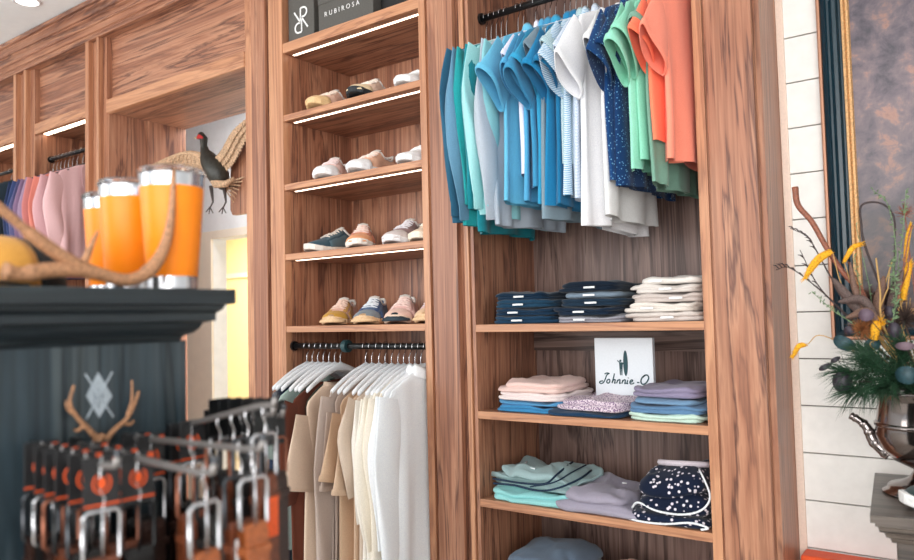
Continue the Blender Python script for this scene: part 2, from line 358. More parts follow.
def garment(name, short, cat, colr, x, rodpos, sleeve='short', hw=.225, length=.70, drop=0, dx=.032, seed=0, kind='plain', c2=(240, 240, 240), freq=60,
            collar=None, cuff=False, flare=1.05, rz=0, label=None, group=None, neck=.07, sl=None, sdrop=0, hanger=plastic_white, hcol='white', slw=.082, pm=None, sang=None, hl=0):
    rnd = random.Random(seed*7+3)
    y, z = rodpos
    m = pm or cloth('cloth_'+str(seed)+'_'+name, colr, kind, c2, freq)
    t = thing(name, label or (short+' hanging on the rail'), cat, (x, y, z), rz, group)
    length *= 1 if hl == 0 else .86
    zt = .098+drop+hl; NU, rows = 44, []
    A = .44*dx; p1, p2, p3 = rnd.uniform(0, 6), rnd.uniform(0, 6), rnd.uniform(0, 6); k1, k2 = rnd.uniform(24, 34), rnd.uniform(48, 66)
    tilt = rnd.uniform(-.02, .02)
    zs = [0, .012, .028, .045, .062, .085, .12, .17, .23, .3]+[.3+(length-.3-(drop))*(i/9) for i in range(1, 10)]
    def xoff(yy, q): 
        g = min(1, max(0, (q-.06)/.4))
        return g*A*(math.sin(k1*yy+p1+q*3)*.75+math.sin(k2*yy+p2-q*2)*.45)+g*tilt*yy
    for q in zs:
        if q < .07: h = neck+(hw-neck)*(q/.07)**.8; th = .016-.004*q/.07
        else: h = hw*(1+(flare-1)*(q-.07)/.6)*(1-.04*math.exp(-((q-.22)/.08)**2)); th = .010+.24*dx*min(1, q/.3)
        ring = []
        for j in range(NU):
            a = 2*math.pi*j/NU; ca, sa = math.cos(a), math.sin(a)
            yy = h*math.copysign(abs(ca)**.75, ca); xx = th*math.copysign(abs(sa)**.7, sa)*(1+.25*math.sin(k2*yy+p3))
            zz = -zt-q*1.0
            if q < .07: zz -= .05*(1 if sa > 0 else .35)*(1-abs(ca))*math.exp(-q/.02)*.5   # scooped neckline
            if q == zs[-1]: zz += .006*math.sin(k1*.4*yy+p2)
            ring.append((xx+xoff(yy, q), yy, zz))
        rows.append(ring)
    _obj('body', MB().loft(rows, False, False), m, t, smooth=True)
    # hem band
    if cuff:
        r0 = rows[-1]; _obj('hem_band', MB().loft([[(a*1.05, b*1.004, c_+.03) for a, b, c_ in r0], [(a*1.02, b*.985, c_-.02) for a, b, c_ in r0]], False, False), m, t, smooth=True)
    def sleeve_mesh(sgn):
        n = 24; rings = []
        if sleeve == 'short':
            sl_ = sl or .17
            a0 = Vector((0, sgn*(hw-.035), -zt-.125)); ang = rnd.uniform(.52, .75) if sang is None else sang+rnd.uniform(-.06, .06)
            d = Vector((0, sgn*math.sin(ang), -math.cos(ang)))
            P = [a0+d*(sl_*i/7)+Vector((rnd.uniform(-.0, .0), 0, 0)) for i in range(8)]
            W = [slw*(1.0+.02*i) for i in range(8)]; T = [.006+.0022*i*(dx/.032) for i in range(8)]
        else:
            L = (sl or .6)*(1 if hl == 0 else .84); P, W, T = [], [], []
            bend = rnd.uniform(-.01, .02)
            for i in range(14):
                s = i/13; P.append(Vector((.15*dx*math.sin(s*4+p1)+.1*dx*math.sin(9*s+p2), sgn*(hw-.03+.055*min(1, s*3)-.025*s+bend*math.sin(3*s)), -zt-.09-L*s)))
                W.append(.078*(1-.42*s)); T.append((.010+.012*math.sin(math.pi*min(1, s*1.1)))*min(1.2, dx/.032))
        for i, p in enumerate(P):
            d = (P[min(i+1, len(P)-1)]-P[max(0, i-1)]).normalized(); side = Vector((1, 0, 0)).cross(d).normalized()
            if i < 2 and sleeve == 'short': pass
            ring = []
            for j in range(n):
                a = 2*math.pi*j/n; rp = 1+.10*math.sin(3*a+p2+i*.4)
                ring.append(p+side*(W[i]*math.cos(a))+Vector((T[i]*math.sin(a)*rp+.25*T[i]*math.sin(2.3*a+i*.5+p3), 0, 0)))
            rings.append(ring)
        o = _obj('sleeve', MB().loft(rings, False, False), m, t, smooth=True)
        if sleeve == 'short':
            e = [[Vector(q) for q in rings[-1]], ]
            dd = (P[-1]-P[-2]).normalized(); c0 = P[-1]
            _obj('sleeve_hem', MB().loft([[c0+(q-c0)*1.03-dd*.022 for q in rings[-1]], [c0+(q-c0)*1.045-dd*.001 for q in rings[-1]], [c0+(q-c0)*.96 for q in rings[-1]]], False, False), m, o, smooth=True)
        elif cuff:
            dd = Vector((0, 0, -1)); c0 = P[-1]
            _obj('cuff', MB().loft([[c0+(q-c0)*1.0 for q in rings[-1]], [c0+(q-c0)*.93+dd*.008 for q in rings[-1]], [c0+(q-c0)*.9+dd*.055 for q in rings[-1]], [c0+(q-c0)*.75+dd*.058 for q in rings[-1]]], False, False), m, o, smooth=True)
    if sleeve != 'none':
        sleeve_mesh(-1); sleeve_mesh(1)
    top = rows[0]
    if collar == 'polo':
        r = []
        for sc_, dz in ((1.0, -.004), (.93, .022), (.98, .034), (1.12, .022), (1.25, -.012)):
            r.append([(p[0]*(1+(sc_-1)*2), p[1]*sc_, p[2]+dz) for p in top])
        _obj('collar', MB().loft(r, False, False), m, t, smooth=True)
    elif collar == 'crew':
        r = [[(p[0]*1.15, p[1]*1.04, p[2]-.004) for p in top], [(p[0]*1.15, p[1]*1.0, p[2]+.012) for p in top], [(p[0]*.9, p[1]*.95, p[2]+.012) for p in top]]
        _obj('neckband', MB().loft(r, False, False), m, t, smooth=True)
    elif collar == 'lapel':
        for sg in (-1, 1):
            pts = [(.014, sg*.05, -zt+.02), (.02, sg*.09, -zt-.03), (.026, sg*.085, -zt-.13), (.024, sg*.02, -zt-.26), (.02, sg*.01, -zt-.22)]
            _obj('lapel', MB().poly(pts, (1, 0, 0), .004), m, t)
    build_hanger(hanger, y, z, x, rz, '%s hanger holding the %s' % (hcol, short), 'hangers of the clothes rails' if group is None else group+' hangers', hl=hl)
    return t

rng = random.Random(5)
# right bay, left to right: (short, name, category, colour, near-shoulder spread, options)
RB = [
 ('dark slate blue long sleeve shirt', 'long_sleeve_shirt', 'shirt', (44, 92, 118), dict(sleeve='long', sl=.62, length=.78, cuff=True)),
 ('faded denim blue long sleeve shirt', 'long_sleeve_shirt', 'shirt', (98, 142, 170), dict(sleeve='long', sl=.64, length=.78, cuff=True)),
 ('teal green long sleeve sweatshirt', 'sweatshirt', 'sweatshirt', (34, 148, 152), dict(sleeve='long', sl=.58, length=.80, cuff=True)),
 ('deeper teal long sleeve sweatshirt', 'sweatshirt', 'sweatshirt', (28, 128, 140), dict(sleeve='long', sl=.60, length=.82, cuff=True)),
 ('pale aqua long sleeve sweatshirt', 'sweatshirt', 'sweatshirt', (160, 216, 218), dict(sleeve='long', sl=.60, length=.76, cuff=True, slw=.09)),
 ('aqua long sleeve sweatshirt beside the pale one', 'sweatshirt', 'sweatshirt', (144, 204, 210), dict(sleeve='long', sl=.60, length=.78, cuff=True)),
 ('heather grey long sleeve sweatshirt', 'sweatshirt', 'sweatshirt', (176, 186, 198), dict(sleeve='long', sl=.65, length=.80, cuff=True)),
 ('sky blue short sleeve polo with wide sleeve', 'polo_shirt', 'polo shirt', (104, 186, 220), dict(collar='polo', length=.74, sl=.19, hw=.24)),
 ('pale lavender white polo shirt', 'polo_shirt', 'polo shirt', (226, 224, 240), dict(collar='polo', length=.64, sl=.12)),
 ('light steel blue polo shirt', 'polo_shirt', 'polo shirt', (84, 164, 206), dict(collar='polo', length=.75, sl=.17)),
 ('medium blue polo shirt with folded sleeve', 'polo_shirt', 'polo shirt', (62, 142, 184), dict(collar='polo', length=.70, sl=.20, hw=.24)),
 ('azure blue polo shirt', 'polo_shirt', 'polo shirt', (52, 152, 194), dict(collar='polo', length=.76, sl=.16)),
 ('grey tee mostly hidden among blue polos', 'tee_shirt', 't-shirt', (126, 146, 158), dict(collar='crew', length=.82, sl=.12)),
 ('strong blue polo shirt', 'polo_shirt', 'polo shirt', (34, 128, 176), dict(collar='polo', length=.77, sl=.18)),
 ('deep cerulean polo shirt before the striped ones', 'polo_shirt', 'polo shirt', (30, 112, 156), dict(collar='polo', length=.78, sl=.17)),
 ('green and blue narrow striped polo', 'polo_shirt', 'polo shirt', (104, 152, 170), dict(collar='polo', kind='stripe', c2=(216, 230, 228), freq=520, length=.62, sl=.14)),
 ('light blue and white striped polo', 'polo_shirt', 'polo shirt', (120, 172, 206), dict(collar='polo', kind='stripe', c2=(228, 236, 242), freq=330, length=.75, sl=.18, hw=.235)),
 ('fine striped pale polo by the white tee', 'polo_shirt', 'polo shirt', (150, 180, 206), dict(collar='polo', kind='stripe', c2=(236, 236, 244), freq=420, length=.77, sl=.16)),
 ('long white tee hanging lowest in the bay', 'tee_shirt', 't-shirt', (246, 246, 252), dict(collar='crew', length=.87, sl=.21, hw=.24)),
 ('off white shirt behind the navy dotted ones', 'tee_shirt', 't-shirt', (226, 226, 226), dict(collar='crew', length=.84, sl=.15)),
 ('navy shirt with tiny light blue dots', 'short_sleeve_shirt', 'shirt', (22, 62, 112), dict(collar='polo', kind='dots', c2=(120, 170, 205), freq=95, length=.72, sl=.19, hw=.24)),
 ('darker navy dotted shirt beside its twin', 'short_sleeve_shirt', 'shirt', (18, 52, 96), dict(collar='polo', kind='dots', c2=(100, 150, 190), freq=110, length=.73, sl=.16)),
 ('mint green polo with wide open sleeve', 'polo_shirt', 'polo shirt', (150, 220, 194), dict(collar='polo', length=.68, sl=.19, hw=.24)),
 ('second mint green polo beside sage tee', 'polo_shirt', 'polo shirt', (140, 212, 184), dict(collar='polo', length=.66, sl=.17)),
 ('muted sage green tee behind coral polo', 'tee_shirt', 't-shirt', (118, 160, 142), dict(collar='crew', length=.74, sl=.12)),
 ('orange coral polo with curled sleeve', 'polo_shirt', 'polo shirt', (255, 130, 98), dict(collar='polo', length=.60, sl=.16, hw=.235)),
 ('pinker coral polo at the right end', 'polo_shirt', 'polo shirt', (255, 146, 122), dict(collar='polo', length=.66, sl=.18, hw=.235)),
]
x0, x1 = -1.565, -.775; n = len(RB)
GAP = {4: 1.9, 6: 1.9, 7: 1.4, 10: 1.3, 16: 1.3, 18: 2.0, 20: 1.6, 22: 1.5, 25: 1.6}
acc = [0]
for i in range(n-1): acc.append(acc[-1]+GAP.get(i, .85))
for i, (sh, nm, ct, c, kw) in enumerate(RB):
    xx = x0+(x1-x0)*acc[i]/acc[-1]
    garment(nm, sh, ct, c, xx, RODR, seed=i+1, dx=.034, rz=rng.uniform(-.04, .07), label=sh+' in right bay', group='tops on the right bay rail', hl=.032, **kw)

LB = [
 ('navy strap top with wide neck', 'strap_top', 'top', (44, 58, 82), dict(sleeve='none', drop=.035, hw=.215, length=.95)),
 ('darker navy strap top', 'strap_top', 'top', (34, 46, 68), dict(sleeve='none', drop=.03, hw=.22, length=.95)),
 ('pale sage tee', 'tee_shirt', 't-shirt', (168, 188, 182), dict(collar='crew', drop=.04, length=.75, sl=.2)),
 ('dark green dress', 'dress', 'dress', (52, 76, 70), dict(sleeve='none', drop=.05, hw=.18, length=1.1)),
 ('chocolate brown blouse', 'blouse', 'blouse', (104, 56, 42), dict(sleeve='long', sl=.4, drop=.05, length=1.0)),
 ('olive black top with deep neckline', 'blouse', 'blouse', (52, 54, 44), dict(sleeve='none', drop=.06, hw=.17, length=.9)),
 ('peach beige tee with loose sleeves', 'tee_shirt', 't-shirt', (226, 200, 178), dict(collar='crew', drop=.06, length=1.1, sl=.30, hw=.21, slw=.10, neck=.10)),
 ('long taupe cardigan', 'cardigan', 'cardigan', (188, 170, 160), dict(sleeve='long', sl=.9, drop=.01, length=1.1, hw=.22)),
 ('taupe knit blouse', 'blouse', 'blouse', (178, 158, 146), dict(sleeve='short', sl=.3, drop=.03, length=1.0)),
 ('camel tee with folded sleeve', 'tee_shirt', 't-shirt', (198, 166, 138), dict(collar='crew', drop=.04, length=1.0, sl=.26)),
 ('tan tee behind the camel one', 'tee_shirt', 't-shirt', (210, 180, 154), dict(collar='crew', drop=.04, length=.95, sl=.30)),
 ('sand coloured tunic', 'tunic', 'tunic', (212, 192, 174), dict(sleeve='long', sl=.34, drop=.03, length=1.0)),
 ('off white blouse', 'blouse', 'blouse', (242, 236, 228), dict(sleeve='long', sl=.45, drop=.02, length=.9)),
 ('light ivory blouse', 'blouse', 'blouse', (244, 238, 228), dict(sleeve='long', sl=.5, drop=.02, length=.9)),
 ('ivory shirt', 'long_sleeve_shirt', 'shirt', (244, 236, 222), dict(sleeve='long', sl=.55, drop=.01, length=1.0)),
 ('cream long sleeve shirt', 'long_sleeve_shirt', 'shirt', (242, 232, 216), dict(sleeve='long', sl=.6, drop=.01, length=1.0)),
 ('bright white shirt', 'long_sleeve_shirt', 'shirt', (246, 248, 254), dict(sleeve='long', sl=.55, drop=.0, length=1.05, collar='polo')),
 ('second bright white shirt at the right end', 'long_sleeve_shirt', 'shirt', (244, 247, 254), dict(sleeve='long', sl=.7, drop=.0, length=1.05, collar='polo')),
]
lx = [-2.55, -2.515, -2.48, -2.445, -2.41, -2.375, -2.34, -2.19, -2.155, -2.115, -2.08, -2.045, -2.01, -1.98, -1.95, -1.92, -1.89, -1.86]
for i, (sh, nm, ct, c, kw) in enumerate(LB):
    garment(nm, sh, ct, c, lx[i], RODL, seed=40+i, dx=.034, rz=rng.uniform(-.04, .06), label=sh+' on the rail under the shoe shelves', group='tops under the shoe shelves', sang=.16, **kw)

dark_hanger = plain('dark_hanger', (34, 36, 38), .4)
FL = [((38, 50, 84), 'navy blazer'), ((54, 68, 110), 'blue checked blazer'), ((84, 84, 122), 'indigo blazer'), ((126, 100, 128), 'purple blazer'),
      ((150, 126, 150), 'mauve blazer'), ((196, 124, 120), 'dusty coral jacket'), ((216, 130, 116), 'coral linen jacket'), ((206, 160, 164), 'rose pink blazer'), ((220, 180, 182), 'pale pink blazer nearest the passage')]
for i, (c, sh) in enumerate(FL):
    garment('blazer', sh, 'blazer', c, (-5.0, -4.95, -4.90, -4.85, -4.80, -4.75, -4.69, -4.62, -4.49)[i], RODF, sleeve='long', sl=.62, length=.78, seed=70+i, dx=.06, hw=.22, collar='lapel',
            label=sh+' left of the passage', group='blazers beside the passage', hl=.02, hanger=dark_hanger, hcol='black', rz=rng.uniform(-.04, .04))
FL2 = [((30, 40, 60), 'dark navy jacket'), ((36, 52, 70), 'ink blue jacket'), ((46, 60, 72), 'slate jacket')]
for i, (c, sh) in enumerate(FL2):
    garment('blazer', sh, 'blazer', c, -5.60+i*.11, RODF, sleeve='long', sl=.6, length=.8, seed=90+i, dx=.06, hw=.22, collar='lapel',
            label=sh+' in the bay at the far left edge', group='jackets in the far left bay', hanger=dark_hanger, hcol='black')

# ------------------------------------------------------------------ shoes
def lerp_tab(tab, t):
    for i in range(len(tab)-1):
        if t <= tab[i+1][0]:
            a, b = tab[i], tab[i+1]; k = (t-a[0])/(b[0]-a[0]); k = k*k*(3-2*k); return a[1]+(b[1]-a[1])*k
    return tab[-1][1]
def shoe(label, loc_, rz, upper, sole, lace, toe=None, heel=None, bumper=None, lining=(225, 220, 215), L=.275, group=None, pitch=0, stripe=None, scale=1):
    t = thing('sneaker', label, 'shoe', loc_, rz, group); t.scale = (scale*1.08, scale, scale)
    if pitch: t.rotation_euler = (pitch, 0, rz)
    key = str(round(loc_[0], 3))+str(round(loc_[2], 2))
    mu = cloth('sneaker_upper'+key, upper); ms = plain('sneaker_sole'+key, sole, .6); ml = plain('lace'+key, lace, .8); mi = cloth('lining'+key, lining)
    WS = [(0, .018), (.03, .028), (.12, .033), (.4, .031), (.7, .046), (.85, .043), (.94, .031), (1, .012)]
    HS = [(0, .030), (.3, .026), (.75, .020), (1, .024)]
    HU = [(0, .080), (.05, .098), (.18, .078), (.34, .080), (.42, .095), (.60, .072), (.78, .050), (.90, .042), (.97, .032), (1, .022)]
    N = 24
    def cy(s): return -s*L          # toe points to local -y
    def off(s): return .006*math.sin(math.pi*s)
    low, mid, top_ = [], [], []
    rings = []
    n2 = 40; out = []
    for j in range(n2):
        a = 2*math.pi*j/n2; s = .5-.5*math.cos(a); s = min(max(s, 0), 1)
        side = 1 if math.sin(a) >= 0 else -1
        out.append((s, side))
    for zf, g in ((0, .90), (.15, 1.0), (.75, 1.06), (1, 1.0)):
        ring = []
        for s, side in out:
            wd = lerp_tab(WS, s)*g*(0 if s in (0, 1) else 1)
            ss = -.01*g+.0+s*(1+.02*g)
            ring.append((off(s)+side*wd, cy(ss), max(0, s-.78)**2*.25*(1-zf*.3)+zf*lerp_tab(HS, s)))
        rings.append(ring)
    _obj('sole', MB().loft(rings), ms, t, smooth=False, bevel=.002)
    def U(s, a, e=0):       # a in -1..1 across
        wd = lerp_tab(WS, s)*.98+e; zb = lerp_tab(HS, s)*.8; h = lerp_tab(HU, s)-zb+e
        ang = a*math.pi/2
        top = .62 if s < .42 else .8
        x = off(s)+wd*math.copysign(abs(math.sin(ang))**top, a)*(1-.10*(math.cos(ang)))
        z = zb+h*max(0, math.cos(ang))**.75
        yy = cy(s)-(e if s > .9 else 0)+(e if s < .05 else 0)
        return Vector((x, yy, z))
    NS, NA = 26, 18
    v = []; f = []
    def amin(s): return 0 if (s > .44 or s < .03) else .40*min(1, (s-.03)/.04)*min(1, (.44-s)/.04)
    for side in (-1, 1):
        o = len(v)
        for i in range(NS+1):
            s = .0+i/NS*1.0; m0 = amin(s)
            for j in range(NA+1):
                v.append(U(s, side*(m0+(1-m0)*j/NA)))
        for i in range(NS):
            for j in range(NA):
                q = (o+i*(NA+1)+j, o+i*(NA+1)+j+1, o+(i+1)*(NA+1)+j+1, o+(i+1)*(NA+1)+j)
                f.append(q if side > 0 else q[::-1])
    u = _obj('upper', MB().add(v, f), mu, t, smooth=True)
    # opening lining and rim
    rim = [U(s, amin(s)) for s in [.03+.41*i/14 for i in range(15)]]+[U(s, -amin(s)) for s in [.44-.41*i/14 for i in range(15)]]
    _obj('collar', MB().tube(rim+[rim[0]], .0045, 8), mi, u, smooth=True)
    _obj('insole', MB().poly([Vector((p.x*.9, p.y, .05)) for p in rim[::2]], (0, 0, 1), .003), mi, t)
    def patch(name, s0, s1, a0, a1, mat, e=.0018, peak=False, ns=8, na=16):
        vv, ff = [], []
        for i in range(ns+1):
            for j in range(na+1):
                a = a0+(a1-a0)*j/na; s = s0+(s1-s0)*i/ns
                vv.append(U(s, a, e))
        for i in range(ns):
            for j in range(na):
                q = (i*(na+1)+j, i*(na+1)+j+1, (i+1)*(na+1)+j+1, (i+1)*(na+1)+j); ff.append(q[::-1])
        return _obj(name, MB().add(vv, ff), mat, t, smooth=True, solid=.0015)
    if toe: patch('toe_cap', .80, .985, -1, 1, cloth('toe'+key, toe), .002)
    if heel: patch('heel_patch', .0, .12, -1, -.3, cloth('heelL'+key, heel)); patch('heel_patch', .0, .12, .3, 1, cloth('heelR'+key, heel))
    if stripe:
        ms_ = cloth('overlay'+key, stripe)
        for sg in (-1, 1): patch('side_overlay', .40, .74, sg*.62, sg*.98, ms_)
        patch('eyestay', .46, .76, -.5, -.28, ms_); patch('eyestay', .46, .76, .28, .5, ms_)
    if bumper:
        mbp = plain('bumper'+key, bumper, .6)
        vv = []; ff = []; nn = 20
        for j in range(nn+1):
            a = -1+2*j/nn; hh = .020*math.exp(-(a/.40)**2)+.008
            wdx = .044*math.sin(a*math.pi/2)
            yb = -L*(1.0)-.004+.035*(1-math.cos(a*math.pi/2))*1.0
            for k_ in range(4):
                kk = k_/3
                vv.append((.0+wdx*(1-.05*kk), yb-.004+.022*kk*kk*(hh/.03), .004+hh*kk+.006))
        for j in range(nn):
            for k_ in range(3): ff.append((j*4+k_, (j+1)*4+k_, (j+1)*4+k_+1, j*4+k_+1))
        _obj('toe_bumper', MB().add(vv, ff), mbp, t, smooth=True, solid=.003)
    # tongue and laces
    tp = [U(.46, 0, .003), U(.43, 0, .005), U(.41, 0, .008), U(.40, 0, .011)]
    _obj('tongue', MB().loft([[p+Vector((wx, 0, -.0-abs(wx)*.25)) for wx in (-.017, -.009, 0, .009, .017)] for p in tp]+[[p+Vector((wx, -.004, -.0-abs(wx)*.25)) for wx in (-.017, -.009, 0, .009, .017)] for p in tp[::-1]], False, False, closed=False), mi, t, smooth=True)
    lm = MB()
    for i in range(6):
        s = .47+i*.045
        lm.tube([U(s, a, .003) for a in (-.34, -.2, 0, .2, .34)], .0024, 6)
        if i < 5: lm.tube([U(s, -.34, .003), U(s+.022, 0, .005), U(s+.045, .34, .003)], .002, 6)
    _obj('laces', lm, ml, t, smooth=True)
    return t
def on_shelf(px, py, z, y): p = at_y(px, py, y); return (p.x, y, z)
# row 2 (top lit row), row 3, row 4, row 5 ; loc is the heel point, toes face the room
def put_shoe(px, rowz, rz, label, pitch=0, yy=FY+.01, **kw):
    toe = at_y(px, 300, yy); zz = rowz+SH+.001
    L = .275*1.22
    lx_ = toe.x-L*math.sin(rz); ly = yy+L*math.cos(rz)
    dz = 0
    return shoe(label, (lx_, ly, zz+dz), rz, scale=1.22, pitch=pitch, group='sneakers on the lit shelves', **kw)
S2, S3, S4, S5 = SHELF[2], SHELF[3], SHELF[4], SHELF[5]
put_shoe(314, S2, .25, 'pale pink sneaker with tan toe, left on top shoe row', upper=(236, 196, 176), sole=(226, 190, 140), lace=(240, 222, 206), toe=(226, 190, 140), yy=FY-.02)
put_shoe(356, S2, .25, 'cream sneaker with black sole, middle of top shoe row', upper=(236, 206, 186), sole=(28, 34, 40), lace=(244, 230, 218), toe=(232, 208, 170), yy=FY-.02)
put_shoe(404, S2, .1, 'white sneaker at the right of the top shoe row', upper=(236, 238, 240), sole=(240, 240, 240), lace=(244, 244, 244), yy=FY+.0)
put_shoe(323, S3, .5, 'white and blush sneaker, left on second shoe row', upper=(236, 206, 200), sole=(240, 240, 242), lace=(236, 216, 214), toe=(238, 238, 240), yy=FY-.02)
put_shoe(354, S3, .2, 'white sneaker with peach side, middle of second shoe row', upper=(240, 190, 160), sole=(240, 240, 242), lace=(244, 226, 216), toe=(240, 240, 242), yy=FY-.02)
put_shoe(404, S3, .05, 'plain white sneaker at the right of the second shoe row', upper=(236, 236, 238), sole=(240, 240, 240), lace=(246, 246, 246), yy=FY+.0)
put_shoe(307, S4, -.1, 'slate blue suede sneaker with white sole, turned sideways', upper=(58, 82, 96), sole=(234, 224, 214), lace=(230, 216, 204), heel=(224, 140, 110), stripe=(84, 106, 116))
put_shoe(358, S4, .65, 'peach orange sneaker facing the room', upper=(224, 156, 116), sole=(240, 230, 220), lace=(244, 214, 204), toe=(230, 160, 112), stripe=(206, 128, 100))
put_shoe(390, S4, .25, 'taupe grey sneaker with white toe', upper=(150, 124, 124), sole=(238, 236, 238), lace=(226, 222, 228), toe=(214, 202, 200))
put_shoe(417, S4, .25, 'cream sneaker half hidden at the end of third shoe row', upper=(236, 214, 190), sole=(240, 230, 212), lace=(244, 236, 220))
put_shoe(330, S5, .5, 'mustard and pink running shoe with gum toe', upper=(222, 178, 158), sole=(226, 190, 150), lace=(236, 206, 190), toe=(200, 150, 60), bumper=(226, 188, 146), stripe=(196, 146, 80))
put_shoe(362, S5, .5, 'blue grey running shoe with gum toe', upper=(88, 110, 142), sole=(226, 190, 150), lace=(226, 230, 236), toe=(132, 142, 150), bumper=(226, 188, 146), stripe=(64, 84, 124))
put_shoe(394, S5, .5, 'pink running shoe with dark toe bumper', upper=(236, 196, 190), sole=(226, 200, 180), lace=(240, 214, 206), toe=(236, 200, 186), bumper=(34, 52, 64), stripe=(240, 206, 198))
put_shoe(425, S5, .5, 'pink running shoe with gum toe by the pilaster', upper=(232, 200, 196), sole=(226, 190, 150), lace=(230, 220, 224), toe=(230, 196, 160), bumper=(226, 188, 146))

# ------------------------------------------------------------------ boxes with lettering on the top shelf
def stroke(mb, pts, wdt, origin, ux, uz, nrm, closed=False):
    P = [Vector(origin)+Vector(ux)*p[0]+Vector(uz)*p[1] for p in pts]
    L_, R_ = [], []
    nn = Vector(nrm)
    for i, p in enumerate(P):
        d = (P[min(i+1, len(P)-1)]-P[max(i-1, 0)])
        if d.length < 1e-9: d = Vector(ux)
        s = d.normalized().cross(nn)*wdt/2; L_.append(p+s); R_.append(p-s)
    n = len(P); e = nn*.0008
    v = L_+R_+[q+e for q in L_]+[q+e for q in R_]; f = []
    for i in range(n-1):
        f += [(2*n+i, 2*n+i+1, 3*n+i+1, 3*n+i), (i, 2*n+i, 2*n+i+1, i+1)[::-1], (n+i, n+i+1, 3*n+i+1, 3*n+i)[::-1]]
    mb.add(v, f)
def arc(cx, cy_, rx, ry, a0, a1, n=14): return [(cx+rx*math.cos(R(a0+(a1-a0)*i/n)), cy_+ry*math.sin(R(a0+(a1-a0)*i/n))) for i in range(n+1)]
box_dark = plain('dark_grey_card', (84, 82, 78), .55); ink = plain('white_print', (240, 240, 240), .6)
ztop1 = SHELF[1]-.01+.045
def carton(label, xa, xb, h, y, mat, d=.2):
    t = thing('display_box', label, 'box', ((xa+xb)/2, y, ztop1))
    obj('box_body', MB().box((xa, y, ztop1+.0005), (xb, y+d, ztop1+h*.82)), mat, t, bevel=.002)
    obj('lid', MB().box((xa-.002, y-.002, ztop1+h*.82), (xb+.002, y+d+.002, ztop1+h)), mat, t, bevel=.002)
    return t
t = carton('dark grey box with interlaced double R monogram', -2.625, -2.455, .26, FY+.03, box_dark)
lm = MB(); o = Vector((-2.54, FY+.0275, ztop1+.095)); k = .056
def K(p): return [(a*k, b*k) for a, b in p]
stroke(lm, K([(.0, 1), (.0, -.25)]), .008, o, (1, 0, 0), (0, 0, 1), (0, -1, 0))
stroke(lm, K([(0, 1)]+arc(.35, .62, .38, .38, 90, -90)+[(0, .24)]), .008, o, (1, 0, 0), (0, 0, 1), (0, -1, 0))
stroke(lm, K([(.1, .24), (.85, -.75)]), .008, o, (1, 0, 0), (0, 0, 1), (0, -1, 0))
stroke(lm, K([(.12, -1), (.12, .25)]), .008, o, (1, 0, 0), (0, 0, 1), (0, -1, 0))
stroke(lm, K([(.12, -1)]+arc(-.25, -.6, .4, .4, 270, 90)+[(.12, -.2)]), .008, o, (1, 0, 0), (0, 0, 1), (0, -1, 0))
stroke(lm, K([(0, -.2), (-.75, .8)]), .008, o, (1, 0, 0), (0, 0, 1), (0, -1, 0))
obj('monogram', lm, ink, t)
t = carton('long dark grey box lettered with a brand name in capitals', -2.425, -2.095, .16, FY+.03, box_dark)
def text(name, body, size, origin, mat, parent, spacing=1.0, shear=0, rotx=90, rz=0):
    cu = bpy.data.curves.new(name, 'FONT'); cu.body = body; cu.size = size; cu.extrude = .0004; cu.space_character = spacing; cu.shear = shear; cu.align_x = 'LEFT'
    tmp = bpy.data.objects.new(name, cu); col.objects.link(tmp)
    dg = bpy.context.evaluated_depsgraph_get(); me = bpy.data.meshes.new_from_object(tmp.evaluated_get(dg)); bpy.data.objects.remove(tmp)
    me.materials.clear(); me.materials.append(mat)
    o_ = bpy.data.objects.new(name, me); col.objects.link(o_); o_.parent = parent
    o_.location = Vector(origin)-Vector(parent.location); o_.rotation_euler = (R(rotx), 0, rz)
    return o_
text('lettering', 'RUBIROSA', .030, (-2.385, FY+.0275, ztop1+.07), ink, t, 1.7)
carton('black box at the right of the top shelf', -2.085, -1.90, .15, FY+.07, plain('black_card', (20, 20, 22), .5))

